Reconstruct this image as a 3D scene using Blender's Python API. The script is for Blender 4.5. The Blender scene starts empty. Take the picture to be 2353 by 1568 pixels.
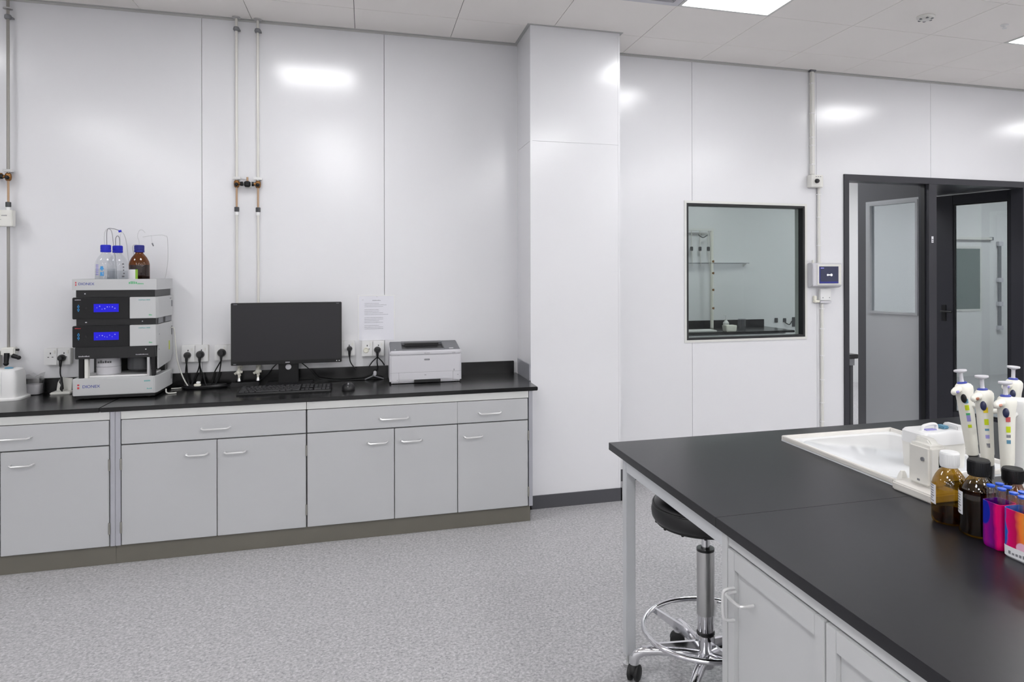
import bpy, bmesh, math, random
from mathutils import Vector, Matrix
random.seed(7)
SC = bpy.context.scene
COL = SC.collection
PI = math.pi

# ---------------------------------------------------------------- camera
cam_d = bpy.data.cameras.new('camera')
cam = bpy.data.objects.new('camera', cam_d)
COL.objects.link(cam)
CAM_Z, CAM_D, YAW, ROLL, FPX, CX, CY = 1.428, 4.4603, 0.27951, -0.00207, 1595.94, 1300.0, 626.2
cam.matrix_world = (Matrix.Translation((0, -CAM_D, CAM_Z)) @ Matrix.Rotation(-YAW, 4, 'Z')
                    @ Matrix.Rotation(PI / 2, 4, 'X') @ Matrix.Rotation(ROLL, 4, 'Z'))
cam_d.sensor_width = 36.0
cam_d.lens = FPX / 2353 * 36.0
cam_d.shift_x = (1176.5 - CX) / 2353
cam_d.shift_y = (CY - 784.0) / 2353
cam_d.clip_start = 0.05
SC.camera = cam

# ---------------------------------------------------------------- world and exposure
W = bpy.data.worlds.new('world'); SC.world = W
W.use_nodes = True
W.node_tree.nodes['Background'].inputs[0].default_value = (0.9, 0.95, 1, 1)
W.node_tree.nodes['Background'].inputs[1].default_value = 0.02
SC.view_settings.view_transform = 'Standard'
SC.view_settings.look = 'None'
SC.view_settings.gamma = 1.0
SC.view_settings.use_curve_mapping = False
SC.view_settings.exposure = 0.0
PANEL_STRENGTH = 20.0          # main room ceiling panels
FAR_STRENGTH = 34.0            # panels in the room beyond

# ---------------------------------------------------------------- materials
def lin(c):
    return tuple(((v / 255) / 12.92 if v / 255 <= 0.04045 else ((v / 255 + 0.055) / 1.055) ** 2.4) for v in c)
def M(name, rgb, rough=0.5, metal=0.0, spec=0.5, coat=0.0, emis=None, estr=0.0, coat_rough=0.1):
    m = bpy.data.materials.new(name); m.use_nodes = True
    b = m.node_tree.nodes['Principled BSDF']
    b.inputs['Base Color'].default_value = (*lin(rgb), 1)
    b.inputs['Roughness'].default_value = rough
    b.inputs['Metallic'].default_value = metal
    b.inputs['Specular IOR Level'].default_value = spec
    b.inputs['Coat Weight'].default_value = coat
    b.inputs['Coat Roughness'].default_value = coat_rough
    if emis:
        b.inputs['Emission Color'].default_value = (*lin(emis), 1)
        b.inputs['Emission Strength'].default_value = estr
    return m
def vary(m, scale, amt, detail=3.0, rough_amt=0.0, stretch=None, bump=0.0):
    """procedural tone variation (and roughness / bump) on a principled material"""
    nt = m.node_tree; b = nt.nodes['Principled BSDF']
    tc = nt.nodes.new('ShaderNodeTexCoord')
    src = tc.outputs['Object']
    if stretch:
        mp = nt.nodes.new('ShaderNodeMapping'); mp.inputs['Scale'].default_value = stretch
        nt.links.new(src, mp.inputs['Vector']); src = mp.outputs['Vector']
    n = nt.nodes.new('ShaderNodeTexNoise'); n.inputs['Scale'].default_value = scale; n.inputs['Detail'].default_value = detail
    nt.links.new(src, n.inputs['Vector'])
    base = b.inputs['Base Color'].default_value[:]
    mr = nt.nodes.new('ShaderNodeMapRange'); mr.inputs[1].default_value = 0.3; mr.inputs[2].default_value = 0.7
    mr.inputs[3].default_value = 1 - amt; mr.inputs[4].default_value = 1 + amt
    nt.links.new(n.outputs['Fac'], mr.inputs[0])
    mx = nt.nodes.new('ShaderNodeVectorMath'); mx.operation = 'SCALE'
    mx.inputs[0].default_value = base[:3]
    nt.links.new(mr.outputs[0], mx.inputs['Scale'])
    nt.links.new(mx.outputs[0], b.inputs['Base Color'])
    if rough_amt:
        r0 = b.inputs['Roughness'].default_value
        m2 = nt.nodes.new('ShaderNodeMapRange'); m2.inputs[1].default_value = 0.3; m2.inputs[2].default_value = 0.7
        m2.inputs[3].default_value = max(0.02, r0 - rough_amt); m2.inputs[4].default_value = r0 + rough_amt
        nt.links.new(n.outputs['Fac'], m2.inputs[0]); nt.links.new(m2.outputs[0], b.inputs['Roughness'])
    if bump:
        bp = nt.nodes.new('ShaderNodeBump'); bp.inputs['Strength'].default_value = bump; bp.inputs['Distance'].default_value = 0.002
        nt.links.new(n.outputs['Fac'], bp.inputs['Height']); nt.links.new(bp.outputs[0], b.inputs['Normal'])
    return m
def glass(name, tint, refl=0.04, rough=0.02, edge=0.35):
    """thin clear or tinted sheet: see-through with a facing-dependent reflection"""
    m = bpy.data.materials.new(name); m.use_nodes = True
    nt = m.node_tree; nt.nodes.clear()
    out = nt.nodes.new('ShaderNodeOutputMaterial')
    tr = nt.nodes.new('ShaderNodeBsdfTransparent'); tr.inputs[0].default_value = (*tint, 1)
    gl = nt.nodes.new('ShaderNodeBsdfGlossy'); gl.inputs['Roughness'].default_value = rough
    gl.inputs['Color'].default_value = (1, 1, 1, 1)
    lw = nt.nodes.new('ShaderNodeLayerWeight'); lw.inputs['Blend'].default_value = 0.5
    mr = nt.nodes.new('ShaderNodeMapRange'); mr.inputs[3].default_value = refl; mr.inputs[4].default_value = edge
    pw = nt.nodes.new('ShaderNodeMath'); pw.operation = 'POWER'; pw.inputs[1].default_value = 3.0
    nt.links.new(lw.outputs['Facing'], pw.inputs[0]); nt.links.new(pw.outputs[0], mr.inputs[0])
    mix = nt.nodes.new('ShaderNodeMixShader')
    nt.links.new(mr.outputs[0], mix.inputs[0]); nt.links.new(tr.outputs[0], mix.inputs[1]); nt.links.new(gl.outputs[0], mix.inputs[2])
    nt.links.new(mix.outputs[0], out.inputs[0])
    return m
def emit(name, rgb, s):
    m = bpy.data.materials.new(name); m.use_nodes = True
    nt = m.node_tree; nt.nodes.clear()
    out = nt.nodes.new('ShaderNodeOutputMaterial'); e = nt.nodes.new('ShaderNodeEmission')
    e.inputs[0].default_value = (*lin(rgb), 1); e.inputs[1].default_value = s
    nt.links.new(e.outputs[0], out.inputs[0])
    return m

m_wall = vary(M('wall_panel', (222, 222, 225), 0.182, spec=0.6), 1.2, 0.01, rough_amt=0.015)
m_wall_plain = M('plain_wall_paint', (222, 222, 222), 0.6)
m_seam = M('panel_joint', (196, 197, 200), 0.6)
m_ceil = vary(M('ceiling_tile', (246, 242, 238), 0.75, spec=0.2), 3, 0.01)
m_gap = M('ceiling_gap', (88, 87, 86), 0.8)
m_alu = M('white_aluminium', (214, 214, 210), 0.35, spec=0.5)
m_skirt = M('dark_vinyl_skirting', (74, 74, 79), 0.45)
m_cab = vary(M('grey_cabinet_paint', (181, 182, 184), 0.38), 2.5, 0.012)
m_cabw = vary(M('pale_cabinet_paint', (188, 189, 190), 0.38), 2.5, 0.012)
m_carc = M('cabinet_carcass', (120, 120, 120), 0.6)
m_rail = M('light_cabinet_rail', (205, 206, 204), 0.38)
m_leg = M('pale_steel_leg', (196, 198, 201), 0.35, metal=0.1)
m_steelpost = M('steel_post', (176, 177, 184), 0.32, metal=0.35)
m_toe = vary(M('beige_toe_kick', (106, 103, 94), 0.45), 6, 0.04)
m_top = vary(M('black_worktop', (8, 8, 9), 0.22, spec=0.55), 60, 0.08, detail=1.0)
m_bench = vary(M('charcoal_resin_worktop', (27, 27, 31), 0.30, spec=0.36), 60, 0.08, detail=1.0)
m_chrome = M('chrome', (225, 225, 228), 0.1, metal=1.0)
m_steel = M('brushed_steel', (200, 200, 200), 0.28, metal=1.0)
m_handle = M('satin_handle', (222, 222, 222), 0.3, metal=0.6)
m_hinge = M('hinge_metal', (150, 148, 142), 0.4, metal=0.6)
m_frame = M('dark_grey_frame', (38, 38, 45), 0.4)
m_leaf = M('grey_door_leaf', (184, 186, 189), 0.4)
m_leafd = M('door_leaf_stile', (98, 98, 101), 0.4, metal=0.2)
m_black = M('black_plastic', (20, 20, 22), 0.35)
m_black2 = M('matt_black_plastic', (15, 15, 17), 0.45, spec=0.35)
m_gasket = M('black_gasket', (18, 19, 22), 0.5)
m_white = M('white_plastic', (224, 224, 224), 0.35)
m_white2 = M('off_white_plastic', (220, 219, 214), 0.4)
m_ivory = M('ivory_plastic', (226, 224, 212), 0.35)
m_lgrey = M('light_grey_plastic', (203, 202, 207), 0.4)
m_pearl = M('module_cover', (190, 191, 192), 0.4)
m_mgrey = M('mid_grey_plastic', (122, 123, 127), 0.4)
m_dgrey = M('dark_grey_plastic', (62, 63, 66), 0.4)
m_pipe = M('pale_pipe', (214, 212, 206), 0.35)
m_pipesteel = M('grey_steel_pipe', (150, 147, 142), 0.35, metal=0.4)
m_copper = M('tan_copper_pipe', (176, 146, 118), 0.4, metal=0.3)
m_brass = M('brass_valve', (140, 100, 58), 0.35, metal=0.8)
m_bluecap = M('blue_cap', (24, 36, 190), 0.4)
m_navycap = M('navy_cap', (28, 34, 130), 0.4)
m_screen = emit('blue_display', (52, 48, 226), 0.9)
m_disp = emit('display_mark', (165, 165, 250), 0.9)
m_navy = M('navy_screen', (36, 40, 66), 0.2, emis=(36, 40, 70), estr=0.35)
m_navyblue = M('navy_screen_edge', (30, 34, 110), 0.2, emis=(30, 36, 120), estr=0.35)
m_lcd = M('switched_off_screen', (34, 33, 37), 0.38, spec=0.4)
m_glow = emit('white_icon', (250, 250, 255), 1.0)
m_teal = M('teal_print', (64, 160, 160), 0.5)
m_green = M('green_print', (70, 170, 110), 0.5)
m_blueprint = M('blue_print', (48, 62, 150), 0.5)
m_red = M('red_print', (200, 60, 70), 0.5)
m_bluelab = M('blue_label', (70, 150, 210), 0.5)
m_violetp = M('violet_print', (150, 145, 205), 0.5)
m_limelab = M('lime_label', (130, 175, 50), 0.5)
m_yellow = M('yellow_label', (232, 205, 40), 0.5)
m_chart = M('yellow_green_label', (190, 205, 20), 0.5)
m_tealab = M('blue_grey_label', (90, 140, 165), 0.5)
m_redlab = M('dull_red_label', (186, 84, 84), 0.5)
m_inkgrey = M('grey_ink', (128, 128, 134), 0.6)
m_paper = M('paper', (222, 222, 229), 0.55)
m_label = M('white_label', (226, 226, 230), 0.5)
m_clear = glass('clear_glass', (0.93, 0.94, 0.95), 0.03, 0.02, 0.55)
m_clearp = glass('clear_plastic', (0.88, 0.88, 0.90), 0.06, 0.12, 0.5)
m_amber = glass('amber_glass', (0.60, 0.44, 0.12), 0.045, 0.03, 0.35)
m_amberd = glass('dark_amber_glass', (0.42, 0.21, 0.05), 0.045, 0.03, 0.3)
m_amberliq = glass('dark_amber_liquid', (0.30, 0.15, 0.05), 0.02, 0.1, 0.1)
m_water = glass('clear_liquid', (0.93, 0.94, 0.95), 0.02, 0.02, 0.1)
m_window = glass('greenish_window_glass', (0.70, 0.735, 0.73), 0.015, 0.01, 0.2)
m_door_glass = glass('door_glass', (0.76, 0.79, 0.79), 0.05, 0.01, 0.4)
m_seatb = M('black_vinyl', (22, 22, 24), 0.36, spec=0.5)
m_rubber = M('black_rubber', (24, 24, 25), 0.6)
m_pipbody = M('pipette_body', (224, 222, 212), 0.35)
m_tray = M('glossy_white_tray', (226, 228, 230), 0.12, spec=0.6)
m_trayrim = M('tray_rim', (222, 219, 214), 0.35)
m_traylow = M('translucent_white_plastic', (222, 220, 214), 0.3)
m_panel = emit('ceiling_panel_light', (252, 252, 253), PANEL_STRENGTH)
m_panel_far = emit('far_panel_light', (250, 252, 255), FAR_STRENGTH)
m_wire = M('white_wire', (205, 204, 198), 0.4)

def floor_material():
    m = M('speckled_vinyl_floor', (178, 176, 177), 0.36, spec=0.45)
    nt = m.node_tree; b = nt.nodes['Principled BSDF']
    tc = nt.nodes.new('ShaderNodeTexCoord')
    v = nt.nodes.new('ShaderNodeTexVoronoi'); v.inputs['Scale'].default_value = 190
    n = nt.nodes.new('ShaderNodeTexNoise'); n.inputs['Scale'].default_value = 85; n.inputs['Detail'].default_value = 4
    n2 = nt.nodes.new('ShaderNodeTexNoise'); n2.inputs['Scale'].default_value = 1.3; n2.inputs['Detail'].default_value = 2
    for q in (v, n, n2): nt.links.new(tc.outputs['Object'], q.inputs['Vector'])
    r1 = nt.nodes.new('ShaderNodeValToRGB'); r1.color_ramp.elements[0].color = (*lin((128, 127, 129)), 1); r1.color_ramp.elements[1].color = (*lin((192, 191, 193)), 1)
    r1.color_ramp.elements[0].position = 0.34; r1.color_ramp.elements[1].position = 0.66
    nt.links.new(n.outputs['Fac'], r1.inputs[0])
    sp = nt.nodes.new('ShaderNodeSeparateColor'); nt.links.new(v.outputs['Color'], sp.inputs[0])
    r2 = nt.nodes.new('ShaderNodeValToRGB'); r2.color_ramp.interpolation = 'CONSTANT'
    r2.color_ramp.elements[0].color = (*lin((134, 133, 135)), 1)
    e = r2.color_ramp.elements.new(0.12); e.color = (*lin((170, 169, 171)), 1)
    r2.color_ramp.elements[-1].position = 0.84; r2.color_ramp.elements[-1].color = (*lin((202, 201, 203)), 1)
    nt.links.new(sp.outputs[0], r2.inputs[0])
    mx = nt.nodes.new('ShaderNodeMix'); mx.data_type = 'RGBA'; mx.inputs[0].default_value = 0.45
    nt.links.new(r1.outputs[0], mx.inputs[6]); nt.links.new(r2.outputs[0], mx.inputs[7])
    nt.links.new(mx.outputs[2], b.inputs['Base Color'])
    mr = nt.nodes.new('ShaderNodeMapRange'); mr.inputs[1].default_value = 0.3; mr.inputs[2].default_value = 0.7
    mr.inputs[3].default_value = 0.3; mr.inputs[4].default_value = 0.44
    nt.links.new(n2.outputs['Fac'], mr.inputs[0]); nt.links.new(mr.outputs[0], b.inputs['Roughness'])
    return m
m_floor = floor_material()

def rack_material(name, stops, ell, ellc, axis_len):
    """glossy printed plastic: colour ramp along the box with one oval patch (object space)"""
    m = M(name, (200, 0, 120), 0.15, spec=0.5)
    nt = m.node_tree; b = nt.nodes['Principled BSDF']
    tc = nt.nodes.new('ShaderNodeTexCoord'); sx = nt.nodes.new('ShaderNodeSeparateXYZ'); nt.links.new(tc.outputs['Object'], sx.inputs[0])
    mr = nt.nodes.new('ShaderNodeMapRange'); mr.inputs[1].default_value = axis_len / 2; mr.inputs[2].default_value = -axis_len / 2
    nt.links.new(sx.outputs['Y'], mr.inputs[0])
    n = nt.nodes.new('ShaderNodeTexNoise'); n.inputs['Scale'].default_value = 22; nt.links.new(tc.outputs['Object'], n.inputs['Vector'])
    ad = nt.nodes.new('ShaderNodeMath'); ad.operation = 'MULTIPLY_ADD'; ad.inputs[1].default_value = 0.35; ad.inputs[2].default_value = -0.175
    nt.links.new(n.outputs['Fac'], ad.inputs[0])
    a2 = nt.nodes.new('ShaderNodeMath'); nt.links.new(mr.outputs[0], a2.inputs[0]); nt.links.new(ad.outputs[0], a2.inputs[1])
    r = nt.nodes.new('ShaderNodeValToRGB')
    while len(r.color_ramp.elements) < len(stops): r.color_ramp.elements.new(0.5)
    for el, (p, c) in zip(r.color_ramp.elements, stops): el.position = p; el.color = (*lin(c), 1)
    nt.links.new(a2.outputs[0], r.inputs[0])
    # oval
    mp = nt.nodes.new('ShaderNodeMapping'); mp.inputs['Location'].default_value = ell[0]; mp.inputs['Scale'].default_value = ell[1]
    mp.vector_type = 'TEXTURE'
    nt.links.new(tc.outputs['Object'], mp.inputs['Vector'])
    ln = nt.nodes.new('ShaderNodeVectorMath'); ln.operation = 'LENGTH'; nt.links.new(mp.outputs[0], ln.inputs[0])
    lt = nt.nodes.new('ShaderNodeMapRange'); lt.inputs[1].default_value = 0.85; lt.inputs[2].default_value = 1.0; lt.inputs[3].default_value = 1; lt.inputs[4].default_value = 0
    nt.links.new(ln.outputs['Value'], lt.inputs[0])
    mx = nt.nodes.new('ShaderNodeMix'); mx.data_type = 'RGBA'
    nt.links.new(lt.outputs[0], mx.inputs[0]); nt.links.new(r.outputs[0], mx.inputs[6]); mx.inputs[7].default_value = (*lin(ellc), 1)
    nt.links.new(mx.outputs[2], b.inputs['Base Color'])
    return m

# ---------------------------------------------------------------- geometry helpers
ORG = {}
class G:
    def __init__(s): s.b = bmesh.new()
    def _bev(s, verts, w, seg=2):
        es = {e for v in verts for e in v.link_edges}
        bmesh.ops.bevel(s.b, geom=list(es), offset=w, segments=seg, affect='EDGES', clamp_overlap=True)
    def box(s, x0, x1, y0, y1, z0, z1, bev=0, seg=2, mat=None):
        r = bmesh.ops.create_cube(s.b, size=1)
        for v in r['verts']:
            v.co = Vector((x0 + (v.co.x + .5) * (x1 - x0), y0 + (v.co.y + .5) * (y1 - y0), z0 + (v.co.z + .5) * (z1 - z0)))
            if mat: v.co = mat @ v.co
        if bev: s._bev(r['verts'], bev, seg)
        return s
    def cyl(s, p, q, r, r2=None, n=20):
        p, q = Vector(p), Vector(q); d = q - p
        M4 = Matrix.Translation((p + q) / 2) @ d.to_track_quat('Z', 'Y').to_matrix().to_4x4()
        bmesh.ops.create_cone(s.b, cap_ends=True, segments=n, radius1=r, radius2=r if r2 is None else r2, depth=d.length, matrix=M4)
        return s
    def sph(s, c, r, sc=(1, 1, 1), n=16, rot=None):
        M4 = Matrix.Translation(c) @ (rot or Matrix()) @ Matrix.Diagonal((*sc, 1))
        bmesh.ops.create_uvsphere(s.b, u_segments=n, v_segments=max(6, n // 2), radius=r, matrix=M4); return s
    def tube(s, pts, r, n=10, smooth=0, caps=True, closed=False):
        P = [Vector(p) for p in pts]
        if smooth and len(P) > 2:
            Q = []
            for i in range(len(P) - (0 if closed else 1)):
                a = P[i - 1] if (i > 0 or closed) else P[0]; b_ = P[i]; c = P[(i + 1) % len(P)]; d = P[(i + 2) % len(P)] if (closed or i + 2 < len(P)) else P[-1]
                for k in range(smooth):
                    t = k / smooth
                    Q.append(0.5 * ((2 * b_) + (-a + c) * t + (2 * a - 5 * b_ + 4 * c - d) * t * t + (-a + 3 * b_ - 3 * c + d) * t ** 3))
            if not closed: Q.append(P[-1])
            P = Q
        rs = r if isinstance(r, (list, tuple)) else [r] * len(P)
        if len(rs) != len(P): rs = [rs[0] + (rs[-1] - rs[0]) * i / (len(P) - 1) for i in range(len(P))]
        rings = []; N = len(P); up = None
        for i, p in enumerate(P):
            if closed: t = (P[(i + 1) % N] - P[i - 1]).normalized()
            else: t = (P[min(i + 1, N - 1)] - P[max(i - 1, 0)]).normalized()
            if up is None: up = t.orthogonal().normalized()
            up = (up - t * up.dot(t))
            up = up.normalized() if up.length > 1e-6 else t.orthogonal().normalized()
            w = t.cross(up)
            rings.append([s.b.verts.new(p + (up * math.cos(2 * PI * k / n) + w * math.sin(2 * PI * k / n)) * rs[i]) for k in range(n)])
        for i in range(N if closed else N - 1):
            A, B = rings[i], rings[(i + 1) % N]
            for k in range(n): s.b.faces.new((A[k], A[(k + 1) % n], B[(k + 1) % n], B[k]))
        if caps and not closed:
            s.b.faces.new(list(reversed(rings[0]))); s.b.faces.new(rings[-1])
        return s
    def ring(s, c, R, r, n=48, m=10):
        return s.tube([(c[0] + R * math.cos(2 * PI * k / n), c[1] + R * math.sin(2 * PI * k / n), c[2]) for k in range(n)], r, n=m, closed=True)
    def lathe(s, prof, c=(0, 0, 0), n=32, caps=True, sc=(1, 1)):
        rings = []
        for r, z in prof:
            if r < 1e-6: rings.append([s.b.verts.new((c[0], c[1], c[2] + z))])
            else: rings.append([s.b.verts.new((c[0] + r * sc[0] * math.cos(2 * PI * k / n), c[1] + r * sc[1] * math.sin(2 * PI * k / n), c[2] + z)) for k in range(n)])
        for A, B in zip(rings, rings[1:]):
            for k in range(n):
                if len(A) == 1 and len(B) == 1: continue
                if len(A) == 1: s.b.faces.new((A[0], B[(k + 1) % n], B[k])) if False else s.b.faces.new((A[0], B[k], B[(k + 1) % n]))
                elif len(B) == 1: s.b.faces.new((A[k], A[(k + 1) % n], B[0]))
                else: s.b.faces.new((A[k], A[(k + 1) % n], B[(k + 1) % n], B[k]))
        if caps:
            if len(rings[0]) > 1: s.b.faces.new(list(reversed(rings[0])))
            if len(rings[-1]) > 1: s.b.faces.new(rings[-1])
        return s
    def loft(s, secs, n=20, e=2.4):
        """secs: (cx, cy, z, rx, ry) superellipse sections bottom to top"""
        rings = []
        for cx, cy, z, rx, ry in secs:
            ring = []
            for k in range(n):
                a = 2 * PI * k / n; ca, sa = math.cos(a), math.sin(a)
                ring.append(s.b.verts.new((cx + rx * math.copysign(abs(ca) ** (2 / e), ca), cy + ry * math.copysign(abs(sa) ** (2 / e), sa), z)))
            rings.append(ring)
        for A, B in zip(rings, rings[1:]):
            for k in range(n): s.b.faces.new((A[k], A[(k + 1) % n], B[(k + 1) % n], B[k]))
        s.b.faces.new(list(reversed(rings[0]))); s.b.faces.new(rings[-1])
        return s
    def prism(s, poly, axis, a0, a1, bev=0):
        """extrude a 2d polygon: axis 'X' poly is (y,z); 'Y' poly is (x,z); 'Z' poly is (x,y)"""
        def P(u, v, w): return {'X': (w, u, v), 'Y': (u, w, v), 'Z': (u, v, w)}[axis]
        A = [s.b.verts.new(P(u, v, a0)) for u, v in poly]; B = [s.b.verts.new(P(u, v, a1)) for u, v in poly]
        n = len(poly)
        for k in range(n): s.b.faces.new((A[k], A[(k + 1) % n], B[(k + 1) % n], B[k]))
        s.b.faces.new(list(reversed(A))); s.b.faces.new(B)
        if bev: s._bev(A + B, bev)
        return s
    def xform(s, mat):
        bmesh.ops.transform(s.b, matrix=mat, verts=s.b.verts); return s
    def make(s, name, mat, parent=None, smooth=35):
        o0 = ORG.get(parent.name, Vector()) if parent else Vector()
        if parent is None:
            co = [v.co for v in s.b.verts]
            o0 = Vector(((min(c.x for c in co) + max(c.x for c in co)) / 2, (min(c.y for c in co) + max(c.y for c in co)) / 2, min(c.z for c in co)))
        bmesh.ops.recalc_face_normals(s.b, faces=s.b.faces)
        bmesh.ops.translate(s.b, verts=s.b.verts, vec=-o0)
        me = bpy.data.meshes.new(name); s.b.to_mesh(me); s.b.free()
        me.materials.append(mat)
        if smooth:
            me.shade_smooth(); me.set_sharp_from_angle(angle=math.radians(smooth))
        o = bpy.data.objects.new(name, me); COL.objects.link(o)
        ORG[o.name] = o0
        if parent: o.parent = parent
        else: o.location = o0
        return o
def tag(o, label=None, cat=None, group=None, kind=None):
    if label: o['label'] = label
    if cat: o['category'] = cat
    if group: o['group'] = group
    if kind: o['kind'] = kind
    return o
def thing(name, loc, label, cat, group=None, kind=None):
    o = bpy.data.objects.new(name, None); COL.objects.link(o)
    o.empty_display_size = 0.05
    o.location = loc; ORG[o.name] = Vector(loc)
    return tag(o, label, cat, group, kind)
def dup(root, loc, label=None, rotz=None):
    r = root.copy(); COL.objects.link(r); r.location = loc
    if rotz is not None: r.rotation_euler = (0, 0, rotz)
    if label: r['label'] = label
    for ch in list(root.children):
        c = ch.copy(); COL.objects.link(c); c.parent = r
        for g in list(ch.children):
            d = g.copy(); COL.objects.link(d); d.parent = c
    return r
def lettering(name, s, size, loc, mat, parent, rot=(PI / 2, 0, 0), depth=0.0004, bold=0.0):
    cu = bpy.data.curves.new(name, 'FONT'); cu.body = s; cu.size = size; cu.extrude = depth; cu.align_x = 'LEFT'; cu.offset = bold
    t = bpy.data.objects.new(name + '_tmp', cu); COL.objects.link(t)
    dg = bpy.context.evaluated_depsgraph_get()
    me = bpy.data.meshes.new_from_object(t.evaluated_get(dg))
    bpy.data.objects.remove(t); bpy.data.curves.remove(cu)
    me.materials.clear(); me.materials.append(mat)
    o = bpy.data.objects.new(name, me); COL.objects.link(o)
    o0 = ORG.get(parent.name, Vector()); o.parent = parent; o.location = Vector(loc) - o0; o.rotation_euler = rot
    ORG[o.name] = o0
    return o
def squiggles(g, x0, x1, y, z0, z1, n, rnd, frac=0.6):
    """a row of small raised marks standing in for print too small to read"""
    w = (x1 - x0) / n
    for k in range(n):
        a = x0 + k * w
        h = (z1 - z0) * rnd.uniform(0.6, 1.0)
        g.box(a, a + w * frac, y - 0.0006, y, z0, z0 + h)

def cells(rect, holes):
    """rect (x0,x1,z0,z1) minus holes -> list of rects"""
    xs = sorted({rect[0], rect[1], *[min(max(h[0], rect[0]), rect[1]) for h in holes], *[min(max(h[1], rect[0]), rect[1]) for h in holes]})
    zs = sorted({rect[2], rect[3], *[min(max(h[2], rect[2]), rect[3]) for h in holes], *[min(max(h[3], rect[2]), rect[3]) for h in holes]})
    out = []
    for xa, xb in zip(xs, xs[1:]):
        za = None
        for z0, z1 in zip(zs, zs[1:]):
            cx, cz = (xa + xb) / 2, (z0 + z1) / 2
            solid = not any(h[0] < cx < h[1] and h[2] < cz < h[3] for h in holes)
            if solid and za is None: za = z0
            if not solid and za is not None: out.append((xa, xb, za, z0)); za = None
        if za is not None: out.append((xa, xb, za, zs[-1]))
    return out

# ================================================================ ROOM SHELL
ZC = 2.924
XL, XR, YF = -4.6, 7.6, -8.4           # left wall, right wall, wall behind the viewer
FAR_Y = 3.13
tag(G().box(XL, 10.5, YF, FAR_Y + .1, -0.06, 0).make('floor', m_floor, smooth=0), kind='structure')

WIN = (2.163, 3.124, 0.948, 1.915)
DOOR = (3.462, 5.235, 0.0, 2.165)
seams = [XL, -3.99, -2.965, -1.942, -0.917, 0.108, 1.2, 2.208, 3.227, 4.269, 5.32, 6.36, XR]
g = G()
for a, b in zip(seams, seams[1:]):
    for x0, x1, z0, z1 in cells((a + .0012, b - .0012, 0, ZC + .03), [WIN, DOOR]):
        g.box(x0, x1, 0, 0.03, z0, z1)
wall_back = tag(g.make('wall_back', m_wall, smooth=0), kind='structure')
g = G()
for x0, x1, z0, z1 in cells((XL, XR, 0, ZC + .03), [WIN, DOOR]): g.box(x0, x1, 0.03, 0.1, z0, z1)
g.make('joint_backing', m_seam, wall_back, smooth=0)
tag(G().box(XL - .1, XL, YF, 0, 0, ZC + .03).make('wall_left', m_wall, smooth=0), kind='structure')
tag(G().box(XR, XR + .1, YF, 0, 0, ZC + .03).make('wall_right', m_wall, smooth=0), kind='structure')
tag(G().box(XL, XR, YF - .1, YF, 0, ZC + .03).make('wall_front', m_wall_plain, smooth=0), kind='structure')

# boxed-in pillar
PX0, PX1, PY = 0.952, 1.525, -0.378
g = G(); g.box(PX0, PX1, PY, 0, 0, 2.2222); g.box(PX0, PX1, PY, 0, 2.2242, ZC + .02)
g.box(PX0 + .003, PX1 - .003, PY + .003, 0, 2.2, 2.24)
pil = tag(g.make('wall_pillar', m_wall, smooth=0), kind='structure')
g = G(); g.box(PX0 - .0012, PX0 + .012, PY - .0012, PY + .012, 0.08, ZC - .012); g.box(PX1 - .012, PX1 + .0012, PY - .0012, PY + .012, 0.08, ZC - .012)
g.make('corner_bead', m_wall, pil, smooth=0)
g = G(); g.box(PX0 - .008, PX0, PY - .008, -.006, 0, 0.08); g.box(PX0 - .008, PX1 + .008, PY - .008, PY, 0, 0.08); g.box(PX1, PX1 + .008, PY - .008, -.006, 0, 0.08)
tag(g.make('baseboard_pillar', m_skirt, smooth=0), kind='structure')
g = G(); g.box(PX1 + .009, DOOR[0], -0.006, 0, 0, 0.08)
tag(g.make('baseboard_back', m_skirt, smooth=0), kind='structure')

# ceiling: lay-in tiles with fine gaps
TW, TD, GX0, GY0 = 0.58175, 0.528, -0.06438, -0.35629
lights = {(k, r) for k in (-5, -1, 3, 7, 11) for r in (1, 6, 8, 10, 12, 14)}  # unseen rows behind the viewer are added to flatten the light
vents = {(2, 1), (2, 9), (-6, 4)}
def cell(k, r): return (GX0 + k * TW, GX0 + (k + 1) * TW, GY0 - (r + 1) * TD, GY0 - r * TD)
g = G(); gp = .0016
for k in range(-8, 14):
    for r in range(-1, 16):
        x0, x1, y0, y1 = cell(k, r)
        if r == -1: y1 = 0
        x0, x1, y0, y1 = max(x0, XL), min(x1, XR), max(y0, YF), min(y1, 0)
        if (k, r) in lights or (k, r) in vents or x1 - x0 < .01 or y1 - y0 < .01: continue
        g.box(x0 + gp, x1 - gp, y0 + gp, y1 - gp, ZC, ZC + .012)
ceil = tag(g.make('ceiling', m_ceil, smooth=0), kind='structure')
G().box(XL, XR, YF, 0, ZC + .06, ZC + .08).make('ceiling_void', m_gap, ceil, smooth=0)
g = G()
for k in range(-8, 15):
    x = GX0 + k * TW
    if XL < x < XR: g.box(x - .006, x + .006, YF, 0, ZC + .006, ZC + .03)
for r in range(0, 16):
    y = GY0 - r * TD
    if y > YF: g.box(XL, XR, y - .006, y + .006, ZC + .006, ZC + .03)
g.make('tile_grid', m_gap, ceil, smooth=0)
# wall angle round the ceiling edge
g = G()
for x0, x1 in ((XL, PX0), (PX1, XR)):
    g.box(x0, x1, -.02, 0, ZC - .003, ZC + .001); g.box(x0, x1, -.003, 0, ZC - .014, ZC)
g.box(PX0 - .018, PX1 + .018, PY - .018, PY, ZC - .003, ZC + .001)
for x0, x1 in ((PX0 - .018, PX0), (PX1, PX1 + .018)): g.box(x0, x1, PY, -.02, ZC - .003, ZC + .001)
tag(g.make('trim_1', M('ceiling_angle', (186, 186, 184), 0.5), smooth=0), kind='structure')

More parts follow.
